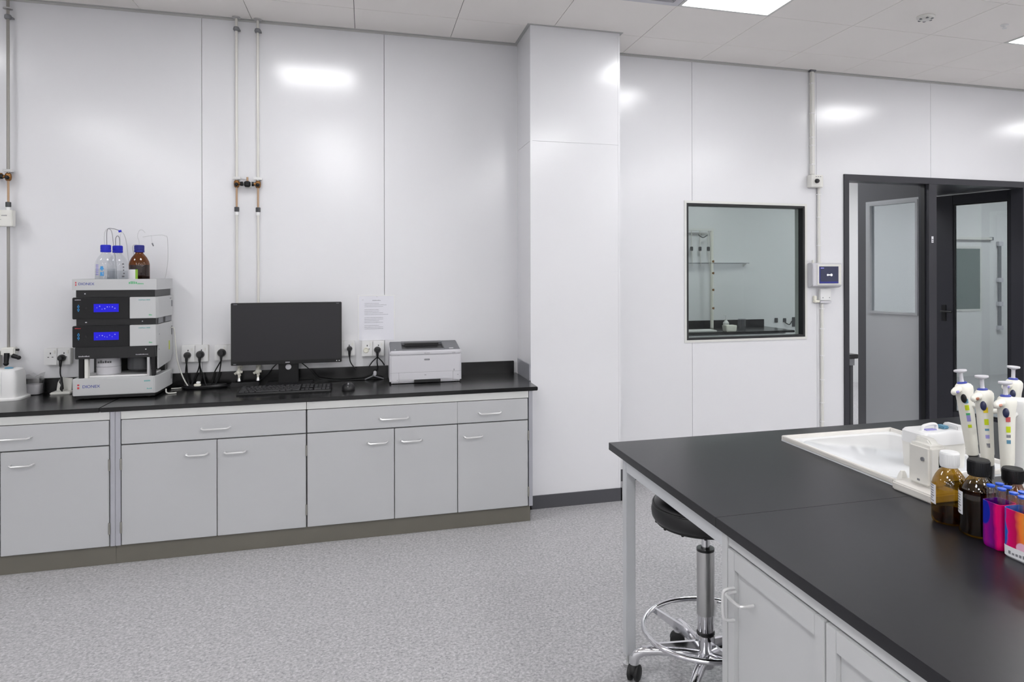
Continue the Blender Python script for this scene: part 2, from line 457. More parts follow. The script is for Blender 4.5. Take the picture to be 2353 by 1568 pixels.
# ceiling lights
lx0, lx1, ly0, ly1 = cell(3, 1); cx, cy = (lx0 + lx1) / 2, (ly0 + ly1) / 2
def make_light(k, r, label):
    x0, x1, y0, y1 = cell(k, r); c = ((x0 + x1) / 2, (y0 + y1) / 2, ZC)
    t = thing('ceiling_light', c, label, 'ceiling light', 'square light panels set in the ceiling grid')
    f = G(); w = .02
    f.box(x0 + .002, x1 - .002, y0 + .002, y0 + w, ZC - .003, ZC + .012); f.box(x0 + .002, x1 - .002, y1 - w, y1 - .002, ZC - .003, ZC + .012)
    f.box(x0 + .002, x0 + w, y0 + w, y1 - w, ZC - .003, ZC + .012); f.box(x1 - w, x1 - .002, y0 + w, y1 - w, ZC - .003, ZC + .012)
    f.make('panel_frame', m_alu, t, smooth=0)
    G().box(x0 + w, x1 - w, y0 + w, y1 - w, ZC + .001, ZC + .006).make('diffuser', m_panel, t, smooth=0)
    return t
L0 = make_light(3, 1, 'large bright square ceiling panel light cut by the top edge of the photo')
for k, r in sorted(lights - {(3, 1)}):
    x0, x1, y0, y1 = cell(k, r)
    dup(L0, ((x0 + x1) / 2, (y0 + y1) / 2, ZC),
        'small corner of a ceiling panel light at the right edge of the photo' if (k, r) == (7, 1)
        else 'square ceiling panel light out of view, in a grid whose rows behind are added to flatten the light')

def make_vent(k, r, label):
    x0, x1, y0, y1 = cell(k, r); c = ((x0 + x1) / 2, (y0 + y1) / 2, ZC)
    t = thing('air_vent', c, label, 'air vent')
    f = G(); w = .045
    for q in ((x0 + .003, x1 - .003, y0 + .003, y0 + w), (x0 + .003, x1 - .003, y1 - w, y1 - .003), (x0 + .003, x0 + w, y0 + w, y1 - w), (x1 - w, x1 - .003, y0 + w, y1 - w)):
        f.box(*q, ZC - .004, ZC + .01)
    f.make('vent_frame', m_lgrey, t, smooth=0)
    s = G()
    n = 12
    for i in range(n):
        y = y0 + w + (y1 - y0 - 2 * w) * (i + .5) / n
        s.box(x0 + w, x1 - w, -.011, .011, -.0012, .0012, mat=Matrix.Translation((0, y, ZC + .012)) @ Matrix.Rotation(.6, 4, 'X'))
    s.make('louvre', m_mgrey, t, smooth=0)
    G().box(x0 + w, x1 - w, y0 + w, y1 - w, ZC + .03, ZC + .035).make('duct', m_dgrey, t, smooth=0)
make_vent(2, 1, 'grey louvred air vent in the ceiling beside the bright panel light')
for k, r in ((2, 9), (-6, 4)): make_vent(k, r, 'grey louvred ceiling air vent out of view ' + ('above the camera' if k == 2 else 'far to the left'))

# smoke detector and sprinkler
t = thing('smoke_detector', (3.154, -1.13, ZC), 'small round white smoke detector on the ceiling right of the bright panel', 'smoke detector')
G().lathe([(.05, 0), (.05, -.006), (.044, -.014), (.03, -.02), (0, -.021)], (3.154, -1.13, ZC), caps=False).make('detector_base', m_white2, t)
for k in range(6):
    a = k * PI / 3; G().box(3.154 + .034 * math.cos(a) - .006, 3.154 + .034 * math.cos(a) + .006, -1.13 + .034 * math.sin(a) - .006, -1.13 + .034 * math.sin(a) + .006, ZC - .021, ZC - .012).make('sensing_slot', m_mgrey, t)
t = thing('fire_sprinkler', (3.721, -1.148, ZC), 'tiny white fire sprinkler cap on the ceiling near the right edge', 'sprinkler')
G().lathe([(.022, 0), (.022, -.004), (.012, -.008), (.008, -.018), (.013, -.02), (.013, -.022), (0, -.022)], (3.721, -1.148, ZC), caps=False).make('sprinkler_head', m_white, t)

# ================================================================ WINDOW AND DOORS
x0, x1, z0, z1 = WIN
w1 = thing('window_1', ((x0 + x1) / 2, 0, z0), None, None, kind='structure')
def rect_frame(g, x0, x1, z0, z1, w, y0, y1, inward=True):
    if not inward: x0, x1, z0, z1 = x0 - w, x1 + w, z0 - w, z1 + w
    g.box(x0, x1, y0, y1, z0, z0 + w); g.box(x0, x1, y0, y1, z1 - w, z1)
    g.box(x0, x0 + w, y0, y1, z0 + w, z1 - w); g.box(x1 - w, x1, y0, y1, z0 + w, z1 - w); return g
rect_frame(G(), x0, x1, z0, z1, .017, -.005, 0.0, inward=False).make('window_frame', m_alu, w1, smooth=0)
rect_frame(G(), x0, x1, z0, z1, .016, .056, .1).make('inner_reveal', m_alu, w1, smooth=0)
rect_frame(G(), x0, x1, z0, z1, .016, -.001, .056).make('black_gasket', m_gasket, w1, smooth=0)
G().box(x0 + .016, x1 - .016, .048, .054, z0 + .016, z1 - .016).make('window_pane', m_window, w1, smooth=0)
rect_frame(G(), x0, x1, z0, z1, .017, .1, .105, inward=False).make('rear_frame', m_alu, w1, smooth=0)

# outer door frame
g = G(); fx0, fx1, fz = 3.462, 5.235, 2.165
g.box(fx0, fx0 + .042, -.012, .1, 0, fz); g.box(fx1 - .046, fx1, -.012, .1, 0, fz); g.box(fx0 + .042, fx1 - .046, -.012, .1, fz - .048, fz)
g.box(4.245, 4.318, -.008, .1, 0, fz - .048)
fr = tag(g.make('trim_2', m_frame, smooth=0), kind='structure')
g = G(); g.box(fx0 + .042, fx0 + .05, .03, .07, 0, fz - .048); g.box(4.237, 4.245, .03, .07, 0, fz - .048); g.box(4.318, 4.328, .03, .07, 0, fz - .048)
g.make('door_stop', m_gasket, fr, smooth=0)
G().box(4.43, 5.45, .1, 1.0, 2.14, 2.19).make('head_lining', m_frame, fr, smooth=0)
G().box(4.268, 4.286, -.0095, -.008, 1.655, 1.705).make('sticker', m_label, fr, smooth=0)
g = G(); g.box(4.27, 4.284, -.0101, -.0095, 1.662, 1.668); g.box(4.27, 4.284, -.0101, -.0095, 1.675, 1.684); g.make('sticker_print', m_inkgrey, fr, smooth=0)

def leaf_matrix(hx, hy, fx, fy):
    """local x runs from the hinge to the free edge, local y is the leaf thickness"""
    d = Vector((fx - hx, fy - hy, 0)).normalized()
    return Matrix(((d.x, -d.y, 0, hx), (d.y, d.x, 0, hy), (0, 0, 1, 0), (0, 0, 0, 1)))
# left door: pale grey leaf with a framed window, swung into the next room
d1 = thing('door_1', (4.335, .13, 0), None, None, kind='structure')
LM = leaf_matrix(4.335, .13, 4.195, .731)
LW, LH = .617, 2.24
def leaf(parts_root, name, mat, boxes, smooth=0):
    g = G()
    for q in boxes: g.box(*q[:6], bev=q[6] if len(q) > 6 else 0)
    return g.xform(LM).make(name, mat, parts_root, smooth=smooth)
leaf(d1, 'leaf_stile', m_leafd, [(.535, LW, -.02, .02, .01, LH), (.0, .535, -.02, .02, 2.035, LH)])
leaf(d1, 'leaf_panel', m_leaf, [(.012, .535, -.022, .022, .02, 1.055), (.012, .05, -.022, .022, 1.055, 2.035), (.505, .535, -.022, .022, 1.055, 2.035), (.05, .505, -.022, .022, 1.055, 1.075), (.05, .505, -.022, .022, 2.012, 2.035)])
leaf(d1, 'glazing_bead', M('glazing_bead_grey', (178, 180, 183), 0.35), [(.046, .066, -.03, .03, 1.07, 2.017), (.49, .510, -.03, .03, 1.07, 2.017), (.066, .49, -.03, .03, 1.07, 1.09), (.066, .49, -.03, .03, 1.997, 2.017)])
leaf(d1, 'door_pane', glass('frosted_pane', (0.80, 0.83, 0.84), 0.12, 0.15, 0.5), [(.066, .49, -.004, .004, 1.09, 1.997)])
leaf(d1, 'hinge_edge', m_gasket, [(-.025, .012, -.021, .021, .01, LH)])
# right door: dark framed glass leaf
d2 = thing('door_2', (5.34, .13, 0), None, None, kind='structure')
LM = leaf_matrix(5.34, .13, 5.169, .814)
LW, LT = .748, 2.13
leaf(d2, 'leaf_frame', m_frame, [(0, .10, -.022, .022, .01, LT, .003), (.582, LW, -.022, .022, .01, LT, .003), (.10, .582, -.022, .022, 2.045, LT, .003), (.10, .582, -.022, .022, .01, .14, .003)])
leaf(d2, 'glazing_gasket', m_gasket, [(.10, .112, -.014, .014, .14, 2.045), (.570, .582, -.014, .014, .14, 2.045), (.112, .570, -.014, .014, 2.033, 2.045), (.112, .570, -.014, .014, .14, .152)])
leaf(d2, 'door_pane', m_door_glass, [(.112, .570, -.003, .003, .152, 2.033)])
g = G(); g.box(.645, .69, -.03, .03, .97, 1.12, bev=.003)
hl = g.xform(LM).make('lock_plate', m_black2, d2)
g = G(); g.tube([(.667, .022, 1.06), (.667, .07, 1.06), (.652, .078, 1.06), (.56, .078, 1.06)], .009)
g.xform(LM).make('lever_handle', m_black, hl)
for z in (.25, 1.15, 1.9):
    g = G(); g.cyl((0, -.03, z), (0, -.03, z + .1), .008); g.xform(LM).make('hinge', m_steel, d2)

# ================================================================ ROOM BEYOND
tag(G().box(XL, 10.5, FAR_Y, FAR_Y + .1, 0, ZC).make('wall_far', m_wall_plain, smooth=0), kind='structure')
tag(G().box(1.2, 1.3, .1, FAR_Y, 0, ZC).make('wall_far_left', m_wall_plain, smooth=0), kind='structure')
tag(G().box(10.4, 10.5, -.0, FAR_Y, 0, ZC).make('wall_far_right', m_wall_plain, smooth=0), kind='structure')
tag(G().box(XR, 10.5, 0, .1, 0, ZC).make('wall_far_front', m_wall_plain, smooth=0), kind='structure')
tag(G().box(1.2, 10.5, 0.1, FAR_Y, ZC - .12, ZC - .06).make('ceiling_far', m_ceil, smooth=0), kind='structure')
for i, x in enumerate((3.4, 5.6, 8.2)):
    t = thing('ceiling_light', (x, 1.6, ZC - .12), 'ceiling panel light of the next room, out of view', 'ceiling light', 'light panels of the room beyond')
    G().box(x - .3, x + .3, 1.3, 1.9, ZC - .13, ZC - .121).make('diffuser', m_panel_far, t, smooth=0)
    rect = G(); rect.box(x - .32, x + .32, 1.28, 1.3, ZC - .135, ZC - .12); rect.box(x - .32, x + .32, 1.9, 1.92, ZC - .135, ZC - .12); rect.box(x - .32, x - .3, 1.3, 1.9, ZC - .135, ZC - .12); rect.box(x + .3, x + .32, 1.3, 1.9, ZC - .135, ZC - .12)
    rect.make('panel_frame', m_alu, t, smooth=0)
# far counter seen through the window
t = thing('far_counter', (3.6, 2.8, 0), 'black topped grey lab counter in the next room seen through the window', 'lab counter')
G().box(1.4, 4.72, 2.47, FAR_Y - .001, .735, .76, bev=.003).make('counter_top', m_top, t)
tag(G().box(1.4, 4.72, FAR_Y - .02, FAR_Y - .001, .76, .845).make('backsplash', m_top, smooth=0), 'black upstand on the next room wall seen through the window', 'backsplash')
G().box(1.4, 4.66, 2.56, FAR_Y - .001, .1, .735).make('cabinet_body', m_cab, t, smooth=0)
for k in range(5):
    x = 1.5 + k * .62; G().box(x, x + .6, 2.54, 2.56, .12, .70, bev=.003).make('cabinet_door', m_cab, t)
# pipe rack in next room
t = thing('far_pipe_rack', (3.85, 3.06, .76), 'white pipe frame with small taps on the next room wall behind the window', 'pipe rack')
G().box(3.62, 4.0, 3.03, 3.06, 1.92, 1.95, bev=.004).make('top_beam', m_white2, t)
G().tube([(3.975, 3.05, .76), (3.975, 3.05, 1.95)], .02).make('post', m_ivory, t)
for x in (3.71, 3.82, 3.93):
    G().tube([(x, 3.05, 1.92), (x, 3.05, 1.70), (x + .012, 3.05, 1.5)], .006).make('drop_pipe', m_pipe, t)
    G().box(x - .012, x + .012, 3.03, 3.07, 1.68, 1.73, bev=.004).make('tap', m_dgrey, t)
G().tube([(3.79, 3.03, 1.87), (3.85, 3.03, 1.84), (3.91, 3.03, 1.87)], .006, smooth=5).make('hose', m_dgrey, t)
for z in (1.54, 1.40, 1.2, .98): G().box(3.965, 4.0, 3.03, 3.07, z, z + .03, bev=.004).make('pipe_clip', m_brass, t)
t = thing('far_wall_shelf', (3.95, 3.03, 1.525), 'thin white wall shelf in the next room seen through the window', 'shelf')
G().box(3.3, 4.47, 3.03, FAR_Y, 1.53, 1.54).make('shelf_board', m_clearp, t, smooth=0)
for x in (3.5, 4.44): G().prism([(3.13, 1.53), (3.05, 1.53), (3.13, 1.49)], 'X', x, x + .006).make('bracket', m_white2, t, smooth=0)
for i, (x, z, c) in enumerate(((4.90, .80, m_dgrey), (5.02, .80, m_dgrey), (5.15, .74, m_dgrey))):
    t = thing('far_outlet', (x, FAR_Y, z), ('small dark wall outlet in the next room, left one by the counter end', 'small dark wall outlet in the next room, middle one with a cord', 'tall dark wall box in the next room beside the window right edge')[i], 'outlet', 'dark outlets on the next room wall')
    G().box(x - .022, x + .022, FAR_Y - .012, FAR_Y, z, z + (.055, .05, .12)[i], bev=.003).make('face_plate', c, t)
    if i == 1: G().tube([(x, 3.12, z), (x + .05, 3.1, z - .03), (x + .1, 3.12, z + .01)], .006, smooth=5).make('cord', m_black, t)
t = thing('wash_bottle', (3.98, 2.72, .76), 'white squeeze bottle on the next room counter behind the window', 'bottle')
G().lathe([(.032, 0), (.034, .01), (.034, .085), (.014, .11), (.014, .125)], (3.98, 2.72, .76)).make('bottle_body', m_white2, t)
G().tube([(3.98, 2.72, .885), (3.98, 2.72, .93), (3.95, 2.72, .935)], .004).make('spout', m_white2, t)
t = thing('storage_tub', (3.92, 2.55, .76), 'low cream plastic tub on the next room counter', 'tub')
G().prism([(3.87, .76), (3.99, .76), (4.0, .83), (3.86, .83)], 'Y', 2.5, 2.6, bev=.006).make('tub_body', m_ivory, t)
t = thing('clear_beaker', (4.2, 2.75, .76), 'clear beaker on the next room counter right of the bottle', 'beaker')
G().lathe([(0, .002), (.045, .002), (.045, .12), (.048, .122), (.043, .122), (.043, .004)], (4.2, 2.75, .76), caps=False).make('beaker_glass', m_clearp, t)
t = thing('pale_tray', (3.62, 2.6, .76), 'flat pale tray at the left end of the next room counter', 'tray')
G().box(3.4, 3.76, 2.52, 2.7, .76, .78, bev=.006).make('tray_body', m_white2, t)
# second window and trunking on the far wall, seen through the glass door
w2 = thing('window_2', (7.9, FAR_Y, .886), None, None, kind='structure')
rect_frame(G(), 7.62, 8.115, .886, 1.77, .03, FAR_Y - .008, FAR_Y).make('window_frame', m_alu, w2, smooth=0)
G().box(7.65, 8.085, FAR_Y - .005, FAR_Y - .001, .916, 1.74).make('window_pane', M('green_grey_glazing', (112, 124, 122), 0.12), w2, smooth=0)
t = thing('cable_trunking', (7.6, FAR_Y, 1.86), 'white cable trunking on the far wall seen through the glass door', 'trunking')
G().box(7.62, 8.27, FAR_Y - .05, FAR_Y, 1.86, 1.895, bev=.003).make('trunk_body', m_white2, t)
G().box(8.25, 8.275, FAR_Y - .052, FAR_Y, 1.855, 1.9).make('end_cap', m_mgrey, t, smooth=0)
t = thing('far_conduit', (8.41, FAR_Y, .6), 'grey vertical conduit with boxes on the far wall beyond the glass door', 'conduit')
G().tube([(8.41, FAR_Y - .02, .62), (8.41, FAR_Y - .02, 1.82)], .022).make('conduit_pipe', m_mgrey, t)
for z in (1.78, 1.28, .95, .62): G().box(8.37, 8.45, FAR_Y - .05, FAR_Y, z, z + .06, bev=.004).make('junction_box', m_lgrey, t)
# side table beyond the left door opening
t = thing('far_table', (3.45, .55, 0), 'black topped table in the next room, glimpsed left of the grey door', 'table')
G().box(2.9, 3.77, .22, .75, .735, .77, bev=.003).make('table_top', m_top, t)
G().box(2.92, 3.75, .24, .73, .68, .735).make('table_apron', m_mgrey, t, smooth=0)
for x in (2.93, 3.715):
    for y in (.25, .70): G().box(x, x + .03, y, y + .03, .0, .68, bev=.002).make('table_leg', m_dgrey, t)
G().box(2.98, 3.68, .4, .7, .12, .62, bev=.004).make('drawer_unit', m_mgrey, t)

# ================================================================ WALL COUNTER
CT = .774
FY = -.590                                # face of doors and drawers
def bow(x0, x1, z, y=FY, r=.0045, drop=0.0):
    return G().tube([(x0, y, z + .004), (x0 + .003, y - .022, z + .003), (x0 + .012, y - .028, z), (x1 - .012, y - .028, z), (x1 - .003, y - .022, z + .003), (x1, y, z + .004)], r, n=8)
def front(name, x0, x1, z0, z1, parent, mat=None):
    return G().box(x0, x1, FY, FY + .018, z0, z1, bev=.0018).make(name, mat or m_cab, parent)
def carcass(t, x0, x1):
    g = G(); g.box(x0, x1, FY + .020, -.003, .093, .7515); g.make('cabinet_body', m_carc, t, smooth=0)
    G().box(x0, x1, FY + .001, FY + .020, .713, .7515).make('top_rail', m_rail, t, smooth=0)
def hinge(parent, x, z0):
    G().cyl((x, FY - .003, z0), (x, FY - .003, z0 + .055), .0045, n=10).make('hinge', m_hinge, parent)
GRP = 'grey base cabinets under the wall counter'
c1 = thing('base_cabinet', (-1.9, -.3, .09), 'grey base cabinet at the left end of the wall counter, cut by the photo edge', 'cabinet', GRP)
carcass(c1, -2.56, -1.206)
d = front('drawer', -2.10, -1.209, .590, .709, c1); bow(-1.69, -1.529, .648).make('drawer_handle', m_handle, d)
d = front('door', -1.655, -1.209, .096, .584, c1); bow(-1.615, -1.52, .519).make('door_handle', m_handle, d)
hinge(d, -1.207, .465); hinge(d, -1.207, .155)
d = front('door', -2.10, -1.659, .096, .584, c1); bow(-1.80, -1.70, .519).make('door_handle', m_handle, d)
c2 = thing('base_cabinet', (-.73, -.3, .09), 'grey base cabinet with one wide drawer over two doors, below the monitor', 'cabinet', GRP)
carcass(c2, -1.157, -.3045)
d = front('drawer', -1.155, -.3065, .590, .709, c2); bow(-.80, -.667, .642).make('drawer_handle', m_handle, d)
d = front('door', -1.155, -.7315, .096, .584, c2); bow(-.868, -.769, .516).make('door_handle', m_handle, d)
hinge(d, -1.157, .465); hinge(d, -1.157, .155)
d = front('door', -.7275, -.3065, .096, .584, c2); bow(-.694, -.594, .516).make('door_handle', m_handle, d)
hinge(d, -.304, .47); hinge(d, -.304, .16)
c3 = thing('base_cabinet', (.3, -.3, .09), 'grey base cabinet with three doors below the printer, against the pillar', 'cabinet', GRP)
carcass(c3, -.3015, .887)
d = front('drawer', -.2995, .4835, .590, .709, c3); bow(.068, .218, .640).make('drawer_handle', m_handle, d)
d = front('drawer', .4840, .884, .590, .709, c3); bow(.602, .727, .639).make('drawer_handle', m_handle, d)
d = front('door', -.2995, .142, .096, .584, c3); bow(.006, .108, .514).make('door_handle', m_handle, d)
d = front('door', .146, .4825, .096, .584, c3); bow(.179, .286, .514).make('door_handle', m_handle, d)
d = front('door', .4865, .884, .096, .584, c3); bow(.519, .621, .512).make('door_handle', m_handle, d)
hinge(d, .887, .47); hinge(d, .887, .15)
G().box(.890, .912, FY + .001, -.003, .093, .7515, bev=.001).make('end_panel', m_steelpost, c3)
t = thing('filler_post', (-1.182, FY, .093), 'narrow grey metal filler post between the left and middle cabinets', 'filler post')
g = G(); g.box(-1.204, -1.1825, FY + .001, FY + .03, .094, .7515, bev=.0015); g.box(-1.1815, -1.159, FY + .001, FY + .03, .094, .7515, bev=.0015); g.make('post_profile', m_steelpost, t)
t = thing('toe_kick', (-.8, -.55, 0), 'beige brown toe kick board running along the floor under the cabinets', 'toe kick')
g = G(); g.box(-2.56, -1.1865, -.565, -.545, 0, .0925); g.box(-1.1855, .902, -.565, -.545, 0, .0925); g.make('kick_board', m_toe, t, smooth=0)
G().box(.882, .902, -.545, -.01, 0, .0925).make('kick_return', m_toe, t, smooth=0)
t = thing('worktop', (-1.9, -.3, .752), 'left length of black wall worktop, under the white device', 'worktop', 'black wall worktop lengths')
G().box(-2.58, -1.2465, -.5965, -.002, .752, CT, bev=.003).make('slab', m_top, t)
tag(G().box(-2.58, -1.2465, -.022, -.002, CT, .853, bev=.002).make('backsplash', m_top), 'short black upstand along the wall behind the white device', 'backsplash', 'black wall upstands')
t = thing('worktop', (-.15, -.3, .752), 'long black wall worktop carrying the monitor and printer', 'worktop', 'black wall worktop lengths')
G().box(-1.2455, .942, -.5965, -.002, .752, CT, bev=.003).make('slab', m_top, t)
tag(G().box(-1.2455, .922, -.022, -.002, CT, .853, bev=.002).make('backsplash', m_top), 'long black upstand along the wall behind the monitor and printer', 'backsplash', 'black wall upstands')
t = thing('side_reflection_panel', (.947, -.2, CT), 'small grey panel standing in for a reflection on the pillar side at the worktop end', 'reflection panel')
G().box(.943, .951, -.376, -.03, CT + .001, .872, bev=.001).make('panel', m_steelpost, t)  # flat grey colour stands in for a reflection on the pillar side

# ---------------------------------------------------------------- gas pipes
PY_ = -.032
def gas_pipe(x, label, side, steel=False, zend=.90):
    t = thing('gas_pipe', (x, PY_, zend), label, 'gas pipe', 'wall mounted gas pipes')
    up = m_pipesteel if steel else m_pipe
    G().tube([(x, PY_, 1.965), (x, PY_, ZC)], .0075).make('upper_pipe', up, t)
    G().lathe([(.022, 0), (.022, -.006), (.01, -.010)], (x, PY_, ZC if not steel else 2.86)).make('ceiling_rosette', m_steel, t)
    g = G(); g.lathe([(.013, 0), (.016, .004), (.016, .02), (.013, .024)], (x, PY_, 2.842 if not steel else 2.80)); g.box(x - .018, x + .018, PY_, -.001, 2.85 if not steel else 2.808, 2.858 if not steel else 2.816)
    g.make('pipe_clip', m_mgrey, t)
    g = G(); g.box(x - .022, x + .022, PY_ - .012, PY_ + .012, 1.975, 1.99, bev=.002); g.box(x - .012, x + .012, PY_, -.001, 1.977, 1.988)
    g.make('clamp', m_steel, t)
    g = G(); g.lathe([(.009, -.022), (.014, -.015), (.016, 0), (.014, .015), (.009, .02)], (x, PY_, 1.95)); g.cyl((x, PY_, 1.95), (x + side * .026, PY_ - .004, 1.95), .009)
    v = g.make('valve', m_brass, t)
    g = G(); g.cyl((x + side * .022, PY_ - .004, 1.95), (x + side * .034, PY_ - .006, 1.95), .013, n=14); g.sph((x, PY_ - .012, 1.945), .011); g.make('valve_knob', m_black2, v)
    G().tube([(x, PY_, 1.812), (x, PY_, 1.935)], .0055).make('copper_tail', m_copper, t)
    g = G(); g.lathe([(.011, -.014), (.0135, -.012), (.0135, .012), (.011, .014)], (x, PY_, 1.80), n=8); g.make('union_nut', m_dgrey, t)
    G().lathe([(.011, 0), (.011, .02)], (x, PY_, 1.766)).make('ferrule', m_white, t)
    G().tube([(x, PY_, zend), (x, PY_, 1.79)], .0072).make('lower_pipe', m_pipesteel if steel else m_pipe, t)
    return t
gas_pipe(-.727, 'left of the two pale gas pipes dropping behind the monitor', 1)
gas_pipe(-.612, 'right of the two pale gas pipes dropping behind the monitor', -1)
gp = gas_pipe(-1.855, 'grey gas pipe with a white box at the far left of the wall', -1, steel=True, zend=1.03)
t = thing('gas_valve', (-.669, -.05, 1.95), 'single black knob gas valve between the two pale pipes', 'valve')
G().tube([(-.705, PY_ - .002, 1.978), (-.669, PY_ - .002, 1.974)], .003).make('link_rod', m_steel, t)
g = G(); g.cyl((-.669, PY_ - .002, 1.955), (-.669, PY_ - .002, 1.99), .0055); g.make('stem', m_copper, t)
g = G(); g.lathe([(.012, -.018), (.018, -.010), (.018, .010), (.011, .016)], (-.669, PY_ - .006, 1.95), n=16); g.make('knob', m_black2, t)
G().box(-.685, -.653, -.004, 0, 1.93, 1.96).make('wall_plate', m_white2, t, smooth=0)
t = thing('junction_box', (-1.852, -.03, 1.679), 'white junction box on the far left gas pipe', 'junction box')
G().box(-1.888, -1.818, -.075, -.040, 1.68, 1.768, bev=.003).make('box_body', m_white2, t)
g = G(); rr = random.Random(3); squiggles(g, -1.868, -1.842, -.0752, 1.735, 1.742, 5, rr); squiggles(g, -1.878, -1.868, -.0752, 1.715, 1.72, 2, rr); g.make('box_print', m_inkgrey, t, smooth=0)
t = thing('gas_valve', (-1.925, -.05, 1.95), 'dark gas valve cut by the left edge of the photo', 'valve')
G().sph((-1.915, -.05, 1.95), .022, (1, .8, .9)).make('knob', m_dgrey, t)
g = G(); g.cyl((-1.915, -.05, 1.95), (-1.915, -.001, 1.96), .008); g.cyl((-1.905, -.045, 1.965), (-1.88, -.035, 1.965), .004); g.make('stem', m_brass, t)

# bench gas taps (cream fittings)
def gas_tap(x, label, dz=0):
    t = thing('gas_tap', (x, -.045, .86), label, 'gas tap', 'cream gas taps below the pipes')
    g = G(); g.lathe([(.010, .90), (.013, .89), (.013, .87), (.010, .86)], (x, PY_, 0)); g.box(x - .011, x + .011, PY_, -.002, .87, .888); g.make('tap_body', m_ivory, t)
    g = G(); g.tube([(x, PY_, .875), (x, PY_ - .03, .868), (x + .003, PY_ - .045, .85), (x + .003, PY_ - .045, .815)], [.009, .009, .0075, .006]); g.make('spout', m_ivory, t)
    g = G()
    for k in range(4):
        a = k * PI / 2 + .3
        g.tube([(x, PY_ - .04, .858), (x + .022 * math.cos(a), PY_ - .042, .848 + .017 * math.sin(a))], .007)
    g.sph((x, PY_ - .045, .852), .014); g.make('tap_handle', m_ivory, t)
    G().lathe([(.010, .80), (.012, .803), (.008, .82)], (x + .003, PY_ - .045, 0)).make('nozzle_tip', m_steel, t)
gas_tap(-.712, 'cream gas tap on the left under the monitor edge')
gas_tap(-.611, 'cream gas tap on the right under the monitor, nearer the stand')
# black taps, far left
t = thing('gas_outlet', (-1.855, -.03, .95), 'white gas outlet with black turn knobs at the far left above the worktop', 'gas outlet')
G().box(-1.885, -1.822, -.05, -.002, .985, 1.03, bev=.006).make('outlet_block', m_white2, t)
for p, q, r in (((-1.855, -.05, 1.0), (-1.855, -.06, .945), .013), ((-1.83, -.045, .985), (-1.80, -.055, .975), .012)):
    g = G(); g.cyl(p, q, r, r * .8); g.sph(q, r * .95); g.make('turn_knob', m_black2, t)
g = G(); g.cyl((-1.822, -.03, 1.015), (-1.808, -.03, 1.015), .006); g.make('side_nut', m_black2, t)

# ---------------------------------------------------------------- sockets, plugs, cables
def holes(g, cx, cz, y, s=1.0):
    g.box(cx - .0028, cx + .0028, y - .0006, y, cz + .010, cz + .019)
    for sx in (-1, 1): g.box(cx + sx * .010 - .004, cx + sx * .010 + .004, y - .0006, y, cz - .008, cz - .004)
def socket(x0, x1, z0, z1, label, gang=2):
    t = thing('wall_socket', ((x0 + x1) / 2, 0, z0), label, 'socket', 'white power sockets above the wall worktop')
    G().box(x0 + .002, x1 - .002, -.034, -.0005, z0 + .002, z1 - .002, bev=.002).make('back_box', m_white2, t)
    w = (x1 - x0) / gang
    for k in range(gang):
        a = x0 + k * w
        p = G().box(a + .001, a + w - .001, -.042, -.034, z0, z1, bev=.0025).make('face_plate', m_white, t)
        g = G(); holes(g, a + w / 2, (z0 + z1) / 2 + .004, -.042); g.make('pin_holes', m_dgrey, p, smooth=0)
        g = G(); g.box(a + w * .72, a + w * .84, -.0455, -.042, z0 + .062, z0 + .080, bev=.001); g.make('switch', m_white2, p)
    return t
socket(-1.69, -1.562, .927, 1.018, 'white double socket between the clear jar and the stacked instrument')
socket(-1.017, -.878, .918, 1.014, 'white double socket with two black plugs right of the stacked instrument')
socket(-.846, -.71, .922, 1.011, 'white socket with one black plug at the monitor left edge')
socket(-.20, -.068, .923, 1.014, 'white socket at the right edge of the monitor')
socket(-.029, .103, .917, 1.010, 'white double socket just below the pinned paper notice')
socket(-2.0, -1.895, .925, 1.013, 'grey white socket cut off at the left edge of the photo', 1)

def plug(x, z, label, r=.021, pts=None, mat=None, cr=.0035):
    y = -.0425
    t = thing('power_plug', (x, y, z), label, 'plug', 'black power plugs in the wall sockets')
    g = G(); g.lathe([(0, .034), (r * .55, .033), (r * .8, .024), (r, .012), (r, 0)], n=20, caps=False)
    g.xform(Matrix.Translation((x, y, z)) @ Matrix.Rotation(PI / 2, 4, 'X')); g.make('plug_body', m_black, t)
    g = G(); g.tube([(x, y - .02, z - .006), (x, y - .024, z - .03), (x, y - .022, z - .045)], [.009, .007, .005]); g.make('strain_relief', m_black, t)
    if pts:
        for q in pts:
            P = [(x, y - .022, z - .042)] + q
            G().tube(P, cr, smooth=6, n=8).make('cable', mat or m_black2, t)
    return t
plug(-1.603, .965, 'black plug in the socket left of the stacked instrument', .019, [[(-1.605, -.06, .88), (-1.60, -.055, .845), (-1.60, -.06, .80), (-1.59, -.075, .782)]])
plug(-.985, .958, 'black grey-topped plug, left of the two in the double socket', .019, [[(-.985, -.055, .88), (-.983, -.05, .82), (-.97, -.06, .779)], [(-.992, -.05, .88), (-.995, -.05, .82), (-1.0, -.06, .779)]])
plug(-.918, .960, 'round black plug, right of the two in the double socket', .022, [[(-.925, -.055, .88), (-.95, -.05, .82), (-.965, -.06, .779)], [(-.915, -.055, .88), (-.90, -.05, .83), (-.885, -.06, .779)], [(-.918, -.05, .87), (-.918, -.045, .82), (-.915, -.06, .779)]])
plug(-.806, .966, 'thick black plug in the socket by the monitor left edge', .023, [[(-.82, -.055, .9), (-.845, -.05, .85), (-.86, -.05, .779)], [(-.81, -.055, .9), (-.82, -.05, .84), (-.84, -.06, .779)]])
plug(-.099, .967, 'black plug in the socket right of the monitor', .016, [[(-.095, -.055, .89), (-.078, -.05, .86), (-.06, -.052, .84)]])
